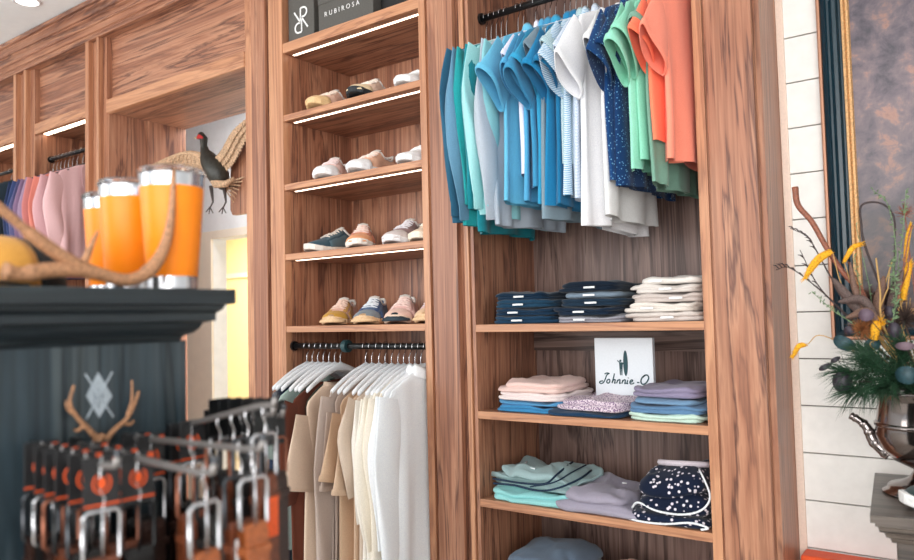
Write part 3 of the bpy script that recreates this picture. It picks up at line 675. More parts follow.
# ------------------------------------------------------------------ folded clothes
def folded(name, label, cat, cx, cy_, zb, wx, wy, h, layers, mat, seed, mess=.004, rz=0, group=None, bulge=.006, tagm=None, ntag=1, slope=0):
    rnd = random.Random(seed); NP = 72
    t = thing(name, label, cat, (cx, cy_, zb), rz, group)
    rows = []; nz = layers*6
    lo = [(rnd.uniform(-1, 1)*mess*1.4, rnd.uniform(-1, 1)*mess*1.4, rnd.uniform(-1, 1)*mess) for _ in range(layers+1)]
    def per(a, sx, sy):
        ca, sa = math.cos(a), math.sin(a); e = .34
        return Vector((sx*math.copysign(abs(ca)**e, ca), sy*math.copysign(abs(sa)**e, sa), 0))
    def nz_(p, s): return noise.noise(Vector((p.x*s+seed, p.y*s-seed, p.z*s)))
    def zmap(p, z):
        f = z/h
        return f*(h+bulge*(1-(p.x/(wx/2))**2)*(1-(p.y/(wy/2))**2)+mess*1.6*nz_(Vector((p.x, p.y, 0)), 9)+slope*p.x)+mess*.8*f*nz_(Vector((p.x, p.y, z)), 22)
    for i in range(nz+1):
        fr = i/nz; l = min(layers-1, int(fr*layers)); u = fr*layers-l
        rr_ = math.sqrt(max(0, 1-(2*u-1)**2))
        g = (h/layers)*.5*(rr_-1)
        ring = []
        for j in range(NP):
            a = 2*math.pi*j/NP
            p = per(a, wx/2+g+lo[l][0], wy/2+g+lo[l][1]); p.x += lo[l][2]
            q = Vector((p.x, p.y, fr*h)); d = p.normalized()
            q += d*mess*1.3*nz_(q*1.0+Vector((l*.37, 0, 0)), 14)
            ring.append(Vector((q.x, q.y, max(0.0005, zmap(q, fr*h)))))
        rows.append(ring)
    top = rows[-1]
    for s in (.93, .82, .68, .52, .36, .2, .07):
        ring = []
        for p in top:
            q = Vector((p.x*s, p.y*s, 0)); q.z = zmap(q, h)+(mess*.5*nz_(q, 30)); ring.append(q)
        rows.append(ring)
    _obj('folded_cloth', MB().loft(rows), mat, t, smooth=True)
    if tagm:
        for k_ in range(ntag):
            tx = rnd.uniform(-.25, .12)*wx; zz = h*(.35+.3*k_)
            _obj('paper_label', MB().box((tx, -wy/2-.0085-mess, zz), (tx+.042, -wy/2-.004-mess, zz+.0065)), tagm, t, bevel=.0005)
    return t
lab = plain('white_label', (236, 238, 240), .6)
def den(name, c): return cloth(name, c)
zs6, zs7, zs8, zs9 = SHELF[6]+SH, SHELF[7]+SH, SHELF[8]+SH, SHELF[9]+SH
Y0 = FY+.005
def stack(cx, zb, items, wx, wy, base_label, group, name, cat, seed, rots=.03, mess=.004):
    z_ = zb+.0005; rnd = random.Random(seed)
    for i, (c, hh, word, ly) in enumerate(items):
        m_ = c if not isinstance(c, tuple) else cloth('fold_%d_%d' % (seed, i), c)
        w_ = wx*(1-.03*i+rnd.uniform(-.03, .02)); d_ = wy*(1-.02*i)
        folded(name, '%s %s' % (word, base_label), cat, cx+rnd.uniform(-.008, .008)+i*.003, Y0+.012+wy/2, z_, w_, d_, hh, ly, m_, seed*10+i, mess, rnd.uniform(-rots, rots), group, tagm=lab if name == 'folded_jeans' else None, bulge=.003)
        z_ += hh+.0025
O6 = ['bottom', 'second', 'third', 'fourth', 'top']
stack(-1.415, zs6, [((24, 56, 82), .026, 'bottom pair of', 2), ((18, 46, 70), .026, 'second pair of', 2), ((26, 60, 84), .026, 'third pair of', 2), ((14, 40, 62), .026, 'top pair of', 2)], .26, .30, 'dark blue jeans in the left stack', 'jeans on the top clothes shelf', 'folded_jeans', 'jeans', 11, .12, .007)
stack(-1.155, zs6, [((150, 150, 160), .022, 'bottom pair of grey', 2), ((16, 34, 54), .028, 'second pair of navy', 2), ((24, 44, 62), .026, 'third pair of ink blue', 2), ((120, 136, 152), .02, 'fourth pair of faded blue', 1), ((14, 28, 44), .03, 'topmost pair of black blue', 2)], .25, .30, 'jeans in the middle stack', 'jeans on the top clothes shelf', 'folded_jeans', 'jeans', 12, .14, .007)
stack(-.885, zs6, [((206, 196, 190), .028, 'bottom pair of', 2), ((222, 214, 206), .028, 'second pair of', 2), ((198, 186, 180), .028, 'third pair of', 2), ((216, 208, 202), .026, 'fourth pair of', 2), ((228, 222, 216), .02, 'top pair of', 1)], .25, .30, 'stone coloured jeans in the right stack', 'jeans on the top clothes shelf', 'folded_jeans', 'jeans', 13, .12, .009)
# shelf 7
stack(-1.40, zs7, [((62, 136, 186), .022, 'bright blue', 2), ((88, 152, 196), .016, 'lighter blue', 1), ((236, 222, 220), .026, 'off white', 2), ((236, 204, 196), .036, 'blush pink', 2)], .28, .30, 'folded tee in the left stack', 'tees on the middle clothes shelf', 'folded_tee', 't-shirt', 14, .10, .009)
floral = cloth('floral_print', (222, 206, 216), 'floral', (130, 104, 136), 170)
stack(-1.16, zs7, [((28, 58, 88), .018, 'navy', 1), (floral, .034, 'floral printed', 2), ], .27, .29, 'folded shorts before the surfer sign', 'shorts on the middle clothes shelf', 'folded_shorts', 'shorts', 15, .10, .010)
stack(-.885, zs7, [((196, 222, 208), .022, 'mint', 2), ((94, 130, 166), .028, 'slate blue', 2), ((112, 146, 178), .018, 'mid blue', 1), ((138, 130, 156), .030, 'greyish lavender', 2)], .26, .30, 'folded polo in the right stack', 'polos on the middle clothes shelf', 'folded_polo', 'polo shirt', 16, .10, .008)
# shelf 8
t = folded('folded_shorts', 'lower pair of pale aqua drawstring shorts in left pile', 'shorts', -1.40, Y0+.16, zs8+.0005, .36, .30, .035, 2, cloth('aqua', (150, 214, 214)), 21, .016, .05, 'shorts on the lower clothes shelf')
t = folded('folded_shorts', 'grey green shorts with navy piping on the aqua pair', 'shorts', -1.39, Y0+.165, zs8+.0425, .32, .27, .06, 3, cloth('greygreen', (158, 184, 186)), 22, .02, -.08, 'shorts on the lower clothes shelf')
navy = plain('navy_piping', (22, 48, 72), .8); whitep = plain('white_piping', (236, 240, 246), .8)
def piping(parent, pts, r, mat, name='piping'): return _obj(name, MB().tube(crom(pts, 6), r, 6), mat, parent, smooth=True)
piping(t, [(-.15, -.145, .012), (-.05, -.15, .018), (.05, -.148, .012), (.13, -.146, .03), (.165, -.06, .05), (.15, .05, .06)], .004, navy)
piping(t, [(-.15, -.148, .030), (-.02, -.15, .030), (.08, -.148, .04), (.10, -.10, .066), (.08, 0, .077), (.04, .10, .07)], .004, navy)
piping(t, [(.02, -.151, .022), (.12, -.147, .05), (.13, -.05, .068), (.11, .08, .07)], .003, navy)
piping(t, [(-.10, .0, .073), (-.06, -.08, .071), (.0, -.09, .073)], .003, whitep, 'drawstring')
t = folded('folded_tee', 'grey lavender tee lying between the aqua and navy shorts', 't-shirt', -1.145, Y0+.17, zs8+.0005, .29, .31, .058, 2, cloth('greylav', (160, 154, 170)), 23, .018, .08, bulge=.02)
_obj('chest_emblem', MB().box((.05, -.03, .083), (.066, -.024, .085)), lab, t)
leaf = cloth('navy_leaf_print', (18, 28, 50), 'specks', (222, 214, 224), 62)
t = folded('folded_shorts', 'lower pair of navy leaf print shorts with white piping', 'shorts', -.885, Y0+.15, zs8+.0005, .27, .29, .03, 1, cloth('leafprint2', (20, 32, 56), 'specks', (222, 214, 224), 62), 24, .006, 0, 'shorts on the lower clothes shelf')
piping(t, [(-.14, -.14, .006), (-.08, -.153, .004), (0, -.155, .008), (.08, -.153, .022), (.13, -.145, .012), (.11, -.152, .005)], .0035, whitep)
t = folded('folded_shorts', 'navy leaf print shorts with pale waistband on top of pair', 'shorts', -.88, Y0+.155, zs8+.033, .25, .28, .11, 2, leaf, 25, .014, .04, 'shorts on the lower clothes shelf', bulge=.03, slope=.12)
piping(t, [(-.13, -.13, .006), (-.10, -.15, .03), (-.04, -.155, .012), (.04, -.155, .010), (.10, -.152, .03), (.125, -.14, .07), (.10, -.12, .125), (.06, -.05, .145)], .0035, whitep)
piping(t, [(-.06, -.05, .145), (-.02, -.075, .15), (.03, -.08, .153), (.10, -.05, .15)], .010, cloth('waist', (206, 196, 204)), 'waistband')
# shelf 9
folded('folded_tee', 'slate blue tee on the lowest visible shelf', 't-shirt', -1.37, Y0+.17, zs9+.0005, .30, .31, .12, 3, cloth('slate', (104, 122, 142)), 31, .012, 0, bulge=.03)
folded('folded_tee', 'peach tee on the lowest visible shelf', 't-shirt', -1.08, Y0+.17, zs9+.0005, .24, .31, .08, 3, cloth('peach', (226, 176, 150)), 32, .014, 0, bulge=.03)

# surfer sign
SYG = 2.50
a = at_y(594, 338, SYG); b = at_y(652, 338, SYG)
sx0, sx1 = a.x, b.x
sgn = thing('brand_sign', 'square white sign with surfer, surfboard and script lettering', 'sign', ((sx0+sx1)/2, SYG, zs7+.001))
Ssz = sx1-sx0; zt_ = a.z
obj('panel', MB().box((sx0, SYG, zs7+.001), (sx1, SYG+.022, zt_)), plain('sign_white', (226, 232, 238), .4, 0, .01), sgn, bevel=.002)
tealink = plain('sign_ink', (16, 66, 74), .5)
u = Ssz/560*1.22     # sign crop unit
def SG(px, py): return ((px-40)/460*Ssz, -(py-75)/460*Ssz)
o = Vector((sx0, SYG-.0005, zt_))
bd = MB(); bp = [SG(289+18*math.cos(R(q)), 262+95*math.sin(R(q))) for q in range(0, 360, 15)]
bd.poly([o+Vector((p[0], 0, p[1])) for p in bp], (0, -1, 0), .0008); obj('surfboard_print', bd, tealink, sgn)
mn = MB()
def pg(L): mn.poly([o+Vector((SG(*p)[0], 0, SG(*p)[1])) for p in L], (0, -1, 0), .0007)
pg([(249+9*math.cos(R(q)), 245+9*math.sin(R(q))) for q in range(0, 360, 40)])
pg([(238, 256), (268, 256), (264, 305), (240, 305)]); pg([(240, 303), (251, 303), (249, 352), (242, 352)]); pg([(253, 303), (264, 303), (261, 352), (254, 352)])
pg([(238, 258), (222, 246), (226, 240), (244, 254)]); pg([(264, 258), (276, 264), (274, 272), (262, 268)])
obj('surfer_print', mn, tealink, sgn)
sm = MB()
def sw(L, wd=.0042): stroke(sm, [tuple(q)[:2] for q in crom([SG(*p)+(0,) for p in L], 6)], wd, o, (1, 0, 0), (0, 0, 1), (0, -1, 0))
sw([(155, 340), (135, 355), (122, 385), (108, 408), (90, 418), (74, 412), (82, 402), (105, 398)]); sw([(118, 345), (140, 338), (160, 342)])
sw([(152, 385), (138, 392), (134, 408), (146, 414), (158, 402), (158, 388), (150, 384)])
sw([(198, 340), (190, 370), (176, 413)]); sw([(178, 405), (190, 388), (202, 386), (200, 400), (196, 413), (206, 408)])
for dx_ in (0, 42):
    sw([(222+dx_, 386), (218+dx_, 400), (212+dx_, 413)]); sw([(215+dx_, 404), (228+dx_, 388), (240+dx_, 386), (239+dx_, 400), (236+dx_, 413), (246+dx_, 408)])
sw([(302, 386), (298, 400), (294, 413), (304, 410)]); sw([(306, 372), (308, 368)])
sw([(322, 402), (336, 396), (340, 386), (328, 386), (318, 400), (322, 413), (340, 412), (352, 404)])
sw([(374, 402), (392, 402)])
sw([(440, 346), (414, 366), (404, 396), (418, 414), (446, 400), (464, 368), (456, 347), (436, 348), (420, 362)], .005)
obj('script_lettering', sm, tealink, sgn)

# ------------------------------------------------------------------ foreground fixture
FX = -.95
fx = thing('display_plinth', 'charcoal stained wooden plinth with moulded cap in the foreground', 'display plinth', (-1.3, .25, 0))
cap_prof = [(0, 1.5495), (0, 1.528), (.012, 1.526), (.014, 1.520), (.022, 1.514), (.022, 1.503), (.036, 1.500), (.040, 1.492), (.046, 1.486), (.058, 1.480), (.062, 1.472), (.075, 1.472)]
def cap_ring(d, z): return [(FX-d, .73-d, z), (-1.62+d, .73-d, z), (-1.62+d, -.25+d, z), (FX-d, -.25+d, z)]
obj('moulded_cap', MB().loft([cap_ring(d*.95, z) for d, z in cap_prof]), dark_wood_h, fx)
obj('body', MB().box((-1.56, -.19, .08), (FX-.06, .684, 1.474)), dark_wood, fx, bevel=.002)
obj('base', MB().box((-1.6, -.23, 0), (FX-.03, .70, .1)), dark_wood_h, fx, bevel=.004)
BX = FX-.06+.0005
def face(px, py): p = at_x(px, py, BX); return Vector((p.y, p.z))
dm = MB(); tn = plain('pale_decal', (168, 178, 186), .6)
def fpoly(mb_, L, th=.0008): mb_.poly([(BX, face(*p).x, face(*p).y) for p in L], (1, 0, 0), th)
fpoly(dm, [(98, 372), (112, 396), (99, 418), (86, 396)])
for L in (((85, 374), (113, 417)), ((112, 372), (86, 419))):
    p, q = face(*L[0]), face(*L[1]); dm.tube([(BX+.001, p.x, p.y), (BX+.001, q.x, q.y)], .0012, 6)
obj('diamond_decal', dm, tn, fx)['label'] = 'pale diamond emblem crossed by two sticks'
dl = MB()
for L in (((94, 392), (94, 404)), ((98, 388), (98, 408)), ((102, 392), (102, 403)), ((94, 398), (103, 397))):
    p, q = face(*L[0]), face(*L[1]); dl.tube([(BX+.0014, p.x, p.y), (BX+.0014, q.x, q.y)], .0006, 5)
obj('emblem_letters', dl, plain('grey_print', (104, 112, 122), .6), fx)
antler_mat = plain('antler_bone', (160, 116, 84), .6, 0, .25, 60)
am = MB()
def ftube(L, r, mb_=None, dx_=.010):
    P = [Vector((BX+dx_, face(*p).x, face(*p).y)) for p in L]; P = crom(P, 4); n_ = len(P)
    (mb_ or am).tube(P, [r*(1-.6*i/(n_-1)) for i in range(n_)], 8)
ftube([(95, 440), (84, 428), (72, 415), (66, 402), (70, 385)], .0042); ftube([(72, 415), (64, 408), (62, 400)], .003); ftube([(80, 425), (74, 430), (70, 429)], .003)
ftube([(101, 440), (112, 428), (124, 417), (132, 400), (135, 391)], .0042); ftube([(124, 415), (128, 400), (128, 380)], .003); ftube([(118, 422), (126, 424), (130, 420)], .003)
ftube([(92, 442), (98, 436), (104, 442)], .007)
o = _obj('antler_mount', am, antler_mat); tag(o, 'small pair of tan antlers mounted below the pale diamond emblem', 'antlers')

# big shed antler on the cap
AX = -.972
A_ = lambda px, py, x=AX: at_x(px, py, x)
an = MB()
P = crom([A_(-22, 192), A_(0, 208), A_(36, 238), A_(72, 262), A_(103, 275), A_(129, 280), A_(150, 270), A_(164, 248), A_(171, 217), A_(174, 168)], 6)
nP = len(P); an.tube(P, [(.0062 if i < nP*.2 else .0088 if i < nP*.62 else .0088*(1-(i/nP-.62)/.38)+.0024) for i in range(nP)], 12)
P = crom([A_(84, 262), A_(92, 244), A_(98, 231)], 5); an.tube(P, [.006*(1-.7*i/(len(P)-1)) for i in range(len(P))], 8)
P = crom([A_(108, 276), A_(78, 270), A_(50, 270), A_(22, 274), A_(4, 271)], 8)
an.tube(P, [.010+.0035*noise.noise(p*70) for p in P], 12)
o = _obj('shed_antler', an, antler_mat, None, smooth=True); tag(o, 'large curved brown antler lying in front of the orange tumblers', 'antler')

# tumblers
orange_m = plain('orange_powder_coat', (255, 138, 22), .38, 0, .015, 10)
orange_m.node_tree.nodes['Principled BSDF'].inputs['Specular IOR Level'].default_value = .35
lidm = glass('clear_lid', (245, 248, 250), .04)
def tumbler(label, x, y, h=.183, r=.047):
    t = thing('insulated_tumbler', label, 'tumbler', (x, y, 1.5497), .3, 'orange tumblers on the plinth'); z0 = 0
    rb = r*.76
    _obj('steel_base', MB().lathe([(rb*.96, 0), (rb, .002), (rb*1.01, .020)], n=40), steel, t, smooth=False)
    _obj('coated_body', MB().lathe([(rb*1.01, .020), (rb*1.03, .021), (r*.985, h*.84), (r*.985, h*.845)], n=48, cap=False), orange_m, t, smooth=True)
    _obj('steel_rim', MB().lathe([(r*.975, h*.845), (r*1.0, h*.95), (r*1.0, h*.955), (r*.95, h*.955), (r*.93, h*.8)], n=48, cap=False), steel, t, smooth=True)
    _obj('lid', MB().lathe([(r*.93, h*.93), (r*1.04, h*.955), (r*1.04, h*.985), (r*.99, h), (r*.9, h), (r*.86, h*.975), (.002, h*.97)], n=48), lidm, t, smooth=False)
    pr = plain('embossed_mark', (226, 118, 26), .5)
    return t
t = tumbler('large orange tumbler nearest the end of the plinth', -1.012, .662)
tumbler('middle orange tumbler partly behind the largest one', -1.145, .672)
tumbler('leftmost orange tumbler behind the middle one', -1.285, .72)
# cap
hat = thing('baseball_cap', 'tan and black cap beside the antler on the plinth', 'cap', (-1.10, .437, 1.5497), -.85)
def dome(a0, a1, rx=.092, ry=.10, h=.072, e=0, n=14, m_=8):
    v = []; f = []
    for i in range(n+1):
        for j in range(m_+1):
            a = R(a0+(a1-a0)*i/n); b_ = math.pi/2*j/m_
            c_ = math.cos(b_)**.6
            v.append(((rx+e)*math.cos(a)*c_, (ry+e)*math.sin(a)*c_, (h+e)*math.sin(b_)**.8))
    for i in range(n):
        for j in range(m_): f.append((i*(m_+1)+j, (i+1)*(m_+1)+j, (i+1)*(m_+1)+j+1, i*(m_+1)+j+1))
    return MB().add(v, f)
_obj('front_panel', dome(-65, 65), cloth('cap_tan', (206, 150, 70)), hat, smooth=True, solid=.002)
_obj('mesh_back', dome(65, 295, n=24), cloth('cap_black', (34, 34, 34)), hat, smooth=True, solid=.002)
br = MB(); v = []; f = []
for i in range(13):
    a = R(-58+116*i/12)
    for k_ in (1, 1.35, 1.72): v.append((.09*k_*math.cos(a) if k_ > 1 else .09*math.cos(a), .098*math.sin(a)*(1 if k_ < 1.5 else .9), .004+.010*(1-abs(i-6)/6)*(1)))
for i in range(12):
    for k_ in range(2): f.append((i*3+k_, i*3+k_+1, (i+1)*3+k_+1, (i+1)*3+k_))
_obj('brim', br.add(v, f), cloth('cap_brim', (40, 40, 40)), hat, smooth=True, solid=.003)

# ------------------------------------------------------------------ belt rack
rk = thing('belt_rack', 'black metal rack with angled prongs holding belts in front of the plinth', 'rack', (-.985, .55, 0))
for y, zz in ((.452, 1.352), (.505, 1.350), (.575, 1.345), (.645, 1.348), (.71, 1.362), (.775, 1.352)):
    obj('upright', MB().box((-.998, y-.005, .02), (-.982, y+.005, zz+.004)), black_metal, rk, bevel=.001)
obj('foot', MB().box((-1.0, .42, 0), (-.70, .80, .02)), black_metal, rk, bevel=.002)
leather = [plain('tan_leather', (150, 82, 44), .4, 0, .15, 40), plain('brown_leather', (104, 54, 32), .4, 0, .15, 40), plain('dark_leather', (52, 32, 26), .4, 0, .15, 40), plain('black_leather', (24, 22, 22), .35)]
card_m = plain('black_card_stock', (30, 30, 32), .5); orange_print = plain('orange_print', (226, 88, 34), .6); dark_steel = plain('dark_steel', (84, 86, 90), .32, 1)
def belt(x, y, z, li, label, group, rz=0, bw=.0205, extra=None, card=True, bk=steel, zl=.55):
    t = thing('leather_belt', label, 'belt', (x, y, z), rz, group)
    # z=0 at the prong; card above, buckle and strap below
    if card == 'blank':
        _obj('hang_clip', MB().box((-.0008, -.020, -.045), (.0008, .020, .022)), black_metal, t, bevel=.001)
    elif card:
        c_ = _obj('hang_card', MB().box((-.0008, -.0205, -.054), (.0008, .0205, .006)), card_m, t, bevel=.001)
        em = MB(); 
        ring = [(0.0014, .0098*math.cos(R(q)), -.024+.011*math.sin(R(q))) for q in range(-235, 56, 15)]
        em.tube(ring, .0010, 5)
        em.poly([(.0008, .0050*math.cos(R(q)), -.024+.0070*math.sin(R(q))) for q in range(0, 360, 30)], (1, 0, 0), .0006)
        _obj('round_emblem', em, orange_print, c_)
        _obj('card_stripe', MB().box((.0008, -.020, -.049), (.0013, .020, -.0468)), orange_print, c_)
        _obj('card_tab', MB().box((.0008, .012, -.002), (.0014, .019, .003)), orange_print, c_)
    zb = -.040 if card is not True else -.060
    pts = [(0, -bw, zb), (0, -bw, zb-.048), (0, -bw+.004, zb-.052), (0, bw-.004, zb-.052), (0, bw, zb-.048), (0, bw, zb), (0, bw-.005, zb+.005), (0, -bw+.005, zb+.005), (0, -bw, zb), (0, -bw, zb-.01)]
    _obj('buckle', MB().tube(pts, .0027, 8), bk, t, smooth=True)
    _obj('buckle_pin', MB().tube([(.003, 0, zb+.006), (.004, 0, zb-.02), (.003, 0, zb-.052)], .0017, 6), bk, t, smooth=True)
    _obj('hook', MB().tube(crom([(0, 0, zb), (0, .003, zb+.018), (0, -.002, zb+.03), (0, 0, .006)], 4), .0014, 6), chrome, t, smooth=True)
    hs = bw-.004
    s_ = MB(); prof_ = []
    for zz, xo in ((zb-.047, 0), (zb-.058, .004), (zb-.10, .0055), (zb-.3, .006), (zb-zl, .006)): prof_.append([(xo, -hs, zz), (xo+.003, -hs, zz), (xo+.003, hs, zz), (xo, hs, zz)])
    s_.loft(prof_)
    s_.loft([[(a_[0]-.006-2*max(0, a_[0]-.001)*.6, a_[1], a_[2]) for a_ in r_] for r_ in prof_[::1]])
    _obj('strap', s_, leather[li], t)
    _obj('keeper_loop', MB().box((-.008, -hs-.002, zb-.082), (.011, hs+.002, zb-.072)), leather[li], t, bevel=.001)
    if extra:
        if extra == 'orange': _obj('orange_tag', MB().box((.012, -.011, -.165), (.0135, .011, -.115)), orange_print, t)
        if extra == 'white':
            w_ = _obj('white_tag', MB().box((.012, -.014, -.185), (.0135, .012, -.105)), lab, t)
            _obj('tag_edge', MB().box((.012, .012, -.185), (.0135, .016, -.105)), orange_print, w_)
            _obj('tag_ring', MB().tube([(.0145, .009*math.cos(R(q)), -.135+.011*math.sin(R(q))) for q in range(0, 361, 20)], .0009, 5), black_metal, w_)
    return t
rows_ = [  # y, base z, tip z, tip x, belts (x list)
    (.452, 1.352, 1.345, -.80, [-.97, -.945, -.92, -.895, -.865, -.83], 'near'),
    (.505, 1.345, 1.338, -.700, [-.95, -.915, -.88, -.845, -.715], 'second'),
    (.575, 1.345, 1.352, -.705, [-.965, -.93, -.84, -.80, -.745, -.72], 'third'),
    (.645, 1.348, 1.392, -.765, [-.965, -.94, -.88, -.85, -.82, -.785], 'fourth'),
    (.71, 1.362, 1.368, -.845, [-.965, -.94, -.915, -.888, -.86], 'far'),
    (.775, 1.352, 1.355, -.90, [-.967, -.94, -.915], 'rear')]
rb = random.Random(3); prong_m = plain('prong_steel', (150, 146, 144), .4, .6); copper_m = plain('copper_buckle', (150, 96, 76), .35, .8)
for y, z0, z1_, tx, xs, nm in rows_:
    obj('prong', MB().tube([(-.98, y, z0), (tx-.03, y, z1_-.003), (tx, y, z1_), (tx+.004, y, z1_+.012)], .0042, 10), prong_m, rk, smooth=True)
    obj('prong_tip', MB().lathe([(.002, -.005), (.0048, -.003), (.0048, .003), (.002, .005)], (tx+.004, y, z1_+.013), 12), dark_steel, rk, smooth=True)
    for i, x in enumerate(xs):
        zz = z0+(z1_-z0)*((x+.98)/(tx+.98))
        li = [2, 3, 2, 1, 3, 1][i % 6] if nm != 'second' else [3, 2, 1, 3, 0][i]
        if nm in ('third',): li = [3, 2, 1, 3, 1, 0][i]
        ex = None
        if (nm, i) == ('second', 4): ex = 'orange'
        if (nm, i) == ('third', 4): ex = 'white'
        if (nm, i) == ('fourth', 5): ex = 'orange'
        cl = {0: 'tan', 1: 'brown', 2: 'dark brown', 3: 'black'}[li]
        pos = ['innermost', 'second', 'third', 'fourth', 'fifth', 'sixth'][i]
        belt(x, y, zz, li, '%s leather belt, %s from the plinth on the %s prong' % (cl, pos, nm), 'belts on the black rack', rz=rb.uniform(-.12, .12), extra=ex,
             card='blank' if nm in ('far', 'rear') else (nm == 'near' or (nm == 'second' and i < 4) or i < 2), bk=[dark_steel, steel, copper_m, black_metal][i % 4] if (nm, i) != ('second', 4) else steel)

# ------------------------------------------------------------------ pheasant on its plaque
PLY = 2.70
pl_a = at_y(234, 140, PLY); pl_b = at_y(234, 216, PLY); jx = -2.907
plq = obj('mount_plaque', MB().poly([(pl_a.x, PLY, pl_b.z+.03), (pl_a.x+.02, PLY, pl_b.z), (jx, PLY, pl_b.z-.01), (jx, PLY, pl_a.z+.05), (pl_a.x+.17, PLY, pl_a.z+.04), (pl_a.x+.01, PLY, pl_a.z)], (0, -1, 0), .03), wood_v)
tag(plq, 'live edge wooden plaque fixed at the right side of the passage', 'plaque')
PY = 2.60
def Q(px, py, y=PY): return at_y(px, py, PY+(y-PY)*.7)
feather_b = plain('barred_brown_feathers', (176, 146, 118), .8, 0, .45, 45)
feather_d = plain('dark_green_plumage', (48, 48, 44), .45, 0, .5, 40)
bird = thing('pheasant', 'stuffed pheasant with spread wings mounted in the passage behind the tumblers', 'bird', Q(215, 182))
bp_ = [(Q(198.5, 137.5), .014), (Q(201, 136), .028), (Q(204, 139), .027), (Q(204, 146), .023), (Q(205, 152), .032), (Q(209, 160), .06), (Q(215, 169), .075), (Q(220, 178), .066), (Q(224, 185, PY+.06), .04), (Q(230, 188, PY+.12), .012)]
obj('body', MB().tube([p for p, r_ in bp_], [r_*.86 for p, r_ in bp_], 16), feather_d, bird, smooth=True)
obj('face_wattle', MB().tube([Q(197.5, 138, PY-.01), Q(199.5, 136.5, PY-.024), Q(203, 138, PY-.024)], [.007, .014, .006], 10), plain('red_wattle', (190, 40, 40), .6), bird, smooth=True)
obj('beak', MB().tube([Q(198, 137.5), Q(195.5, 137.5), Q(194.0, 139)], [.007, .005, .001], 8), plain('horn', (190, 170, 130), .5), bird, smooth=True)
def wing(lead, fdir, L0, L1, name):
    pts = crom(lead, 9); m_ = MB(); n_ = len(pts)
    for lay, (ls, dy) in enumerate(((1, .012), (.66, 0), (.38, -.010))):
        for i in range(n_):
            s = i/(n_-1); p = pts[i]+Vector((0, dy, 0)); d = fdir[0].lerp(fdir[1], s).normalized(); L = (L0+(L1-L0)*s)*ls
            sd = d.cross(Vector((0, 1, 0))).normalized()*.011; y_ = Vector((0, .003*(i % 2), 0))
            m_.add([p-sd*.8+y_, p+sd*.8+y_, p+d*L*.8+sd+y_, p+d*L+y_, p+d*L*.8-sd+y_], [(0, 1, 2, 3, 4)])
    m_.tube(pts, [.017*(1-.7*i/n_) for i in range(n_)], 8)
    obj(name, m_, feather_b, bird, solid=.002)
wing([Q(207, 157), Q(190, 153), Q(172, 157, PY-.05), Q(150, 167, PY-.10)], (Vector((-.1, 0, -1)), Vector((-.8, 0, -.6))), .10, .12, 'wing')
wing([Q(214, 163), Q(223, 152), Q(234, 132), Q(250, 118, PY+.05)], (Vector((.75, 0, -1)), Vector((1, 0, .1))), .10, .14, 'wing')
tl = MB()
for i in range(7):
    a_ = Q(222, 184, PY+.0); b_ = Q(248-i*2, 176+i*5, PY+.12); s_ = Vector((0, 0, .006)); tl.add([a_-s_, a_+s_, b_+s_*.6, b_-s_*.6], [(0, 1, 2, 3)])
obj('tail_feathers', tl, feather_b, bird, solid=.003)
obj('flank_feathers', MB().tube([Q(210, 176, PY-.03), Q(216, 184, PY-.05), Q(226, 184, PY-.02), Q(234, 178, PY)], [.014, .024, .02, .008], 10), feather_b, bird, smooth=True)
for dx_ in (0, -13):
    obj('leg', MB().tube([Q(224+dx_, 186), Q(226+dx_, 202), Q(223+dx_, 208), Q(222+dx_, 214)], [.012, .005, .004, .002], 8).tube([Q(223+dx_, 207), Q(226+dx_, 213)], .003, 6).tube([Q(223+dx_, 207), Q(219+dx_, 212)], .003, 6), plain('grey_leg', (70, 62, 60), .6), bird, smooth=True)
obj('support_wire', MB().tube([Q(222, 186), at_y(240, 186, PLY-.025)], .005, 6), black_metal, bird)

# ------------------------------------------------------------------ painting
FR = SY-.002
pt = thing('framed_painting', 'large dark landscape painting in a black and gold frame on shiplap', 'painting', (.2, FR, 1.40))
xL, zB, xR, zT = -.424, 1.40, 1.15, 2.75
gold = plain('gold_leaf', (196, 152, 104), .5, .3, .15, 40); beadm = plain('copper_bead', (170, 124, 100), .4, .4, .3, 200)
frm = plain('black_teal_lacquer', (16, 44, 56), .3)
def frame_ring(name, mat, prof_, **k):
    rings = []
    for d, y in prof_: rings.append([(xL+d, FR-y, zB+d), (xR-d, FR-y, zB+d), (xR-d, FR-y, zT-d), (xL+d, FR-y, zT-d)])
    return obj(name, MB().loft(rings, False, False), mat, pt, **k)
frame_ring('beaded_edge', beadm, [(0, .0), (0, .022), (.004, .027), (.010, .027), (.012, .02)])
frame_ring('lacquer_moulding', frm, [(.012, .02), (.014, .03), (.026, .036), (.030, .028), (.036, .028), (.046, .036), (.056, .034), (.062, .022), (.068, .02)])
frame_ring('inner_gold_edge', gold, [(.068, .02), (.070, .028), (.076, .028), (.079, .022), (.082, .026), (.088, .024), (.092, .012)])
m_, t_, b_ = newmat('landscape_canvas', (90, 88, 100), .35)
mp = mapping(t_, (1, 1, 1)); n1 = nd(t_, 'ShaderNodeTexNoise'); n1.inputs['Scale'].default_value = 15; n1.inputs['Detail'].default_value = 10; n1.inputs['Roughness'].default_value = .66; n1.inputs['Distortion'].default_value = .35
t_.links.new(mp.outputs[0], n1.inputs['Vector'])
r1 = ramp(t_, [(.30, (84, 84, 94)), (.45, (128, 120, 130)), (.56, (156, 142, 146)), (.64, (206, 164, 146)), (.8, (150, 126, 120))]); t_.links.new(n1.outputs[0], r1.inputs[0])
sx = nd(t_, 'ShaderNodeSeparateXYZ'); t_.links.new(mp.outputs[0], sx.inputs[0])
r2 = ramp(t_, [(.18, (78, 62, 60)), (.30, (44, 40, 44)), (.36, (150, 138, 140)), (.62, (190, 176, 178)), (.95, (120, 116, 130))])
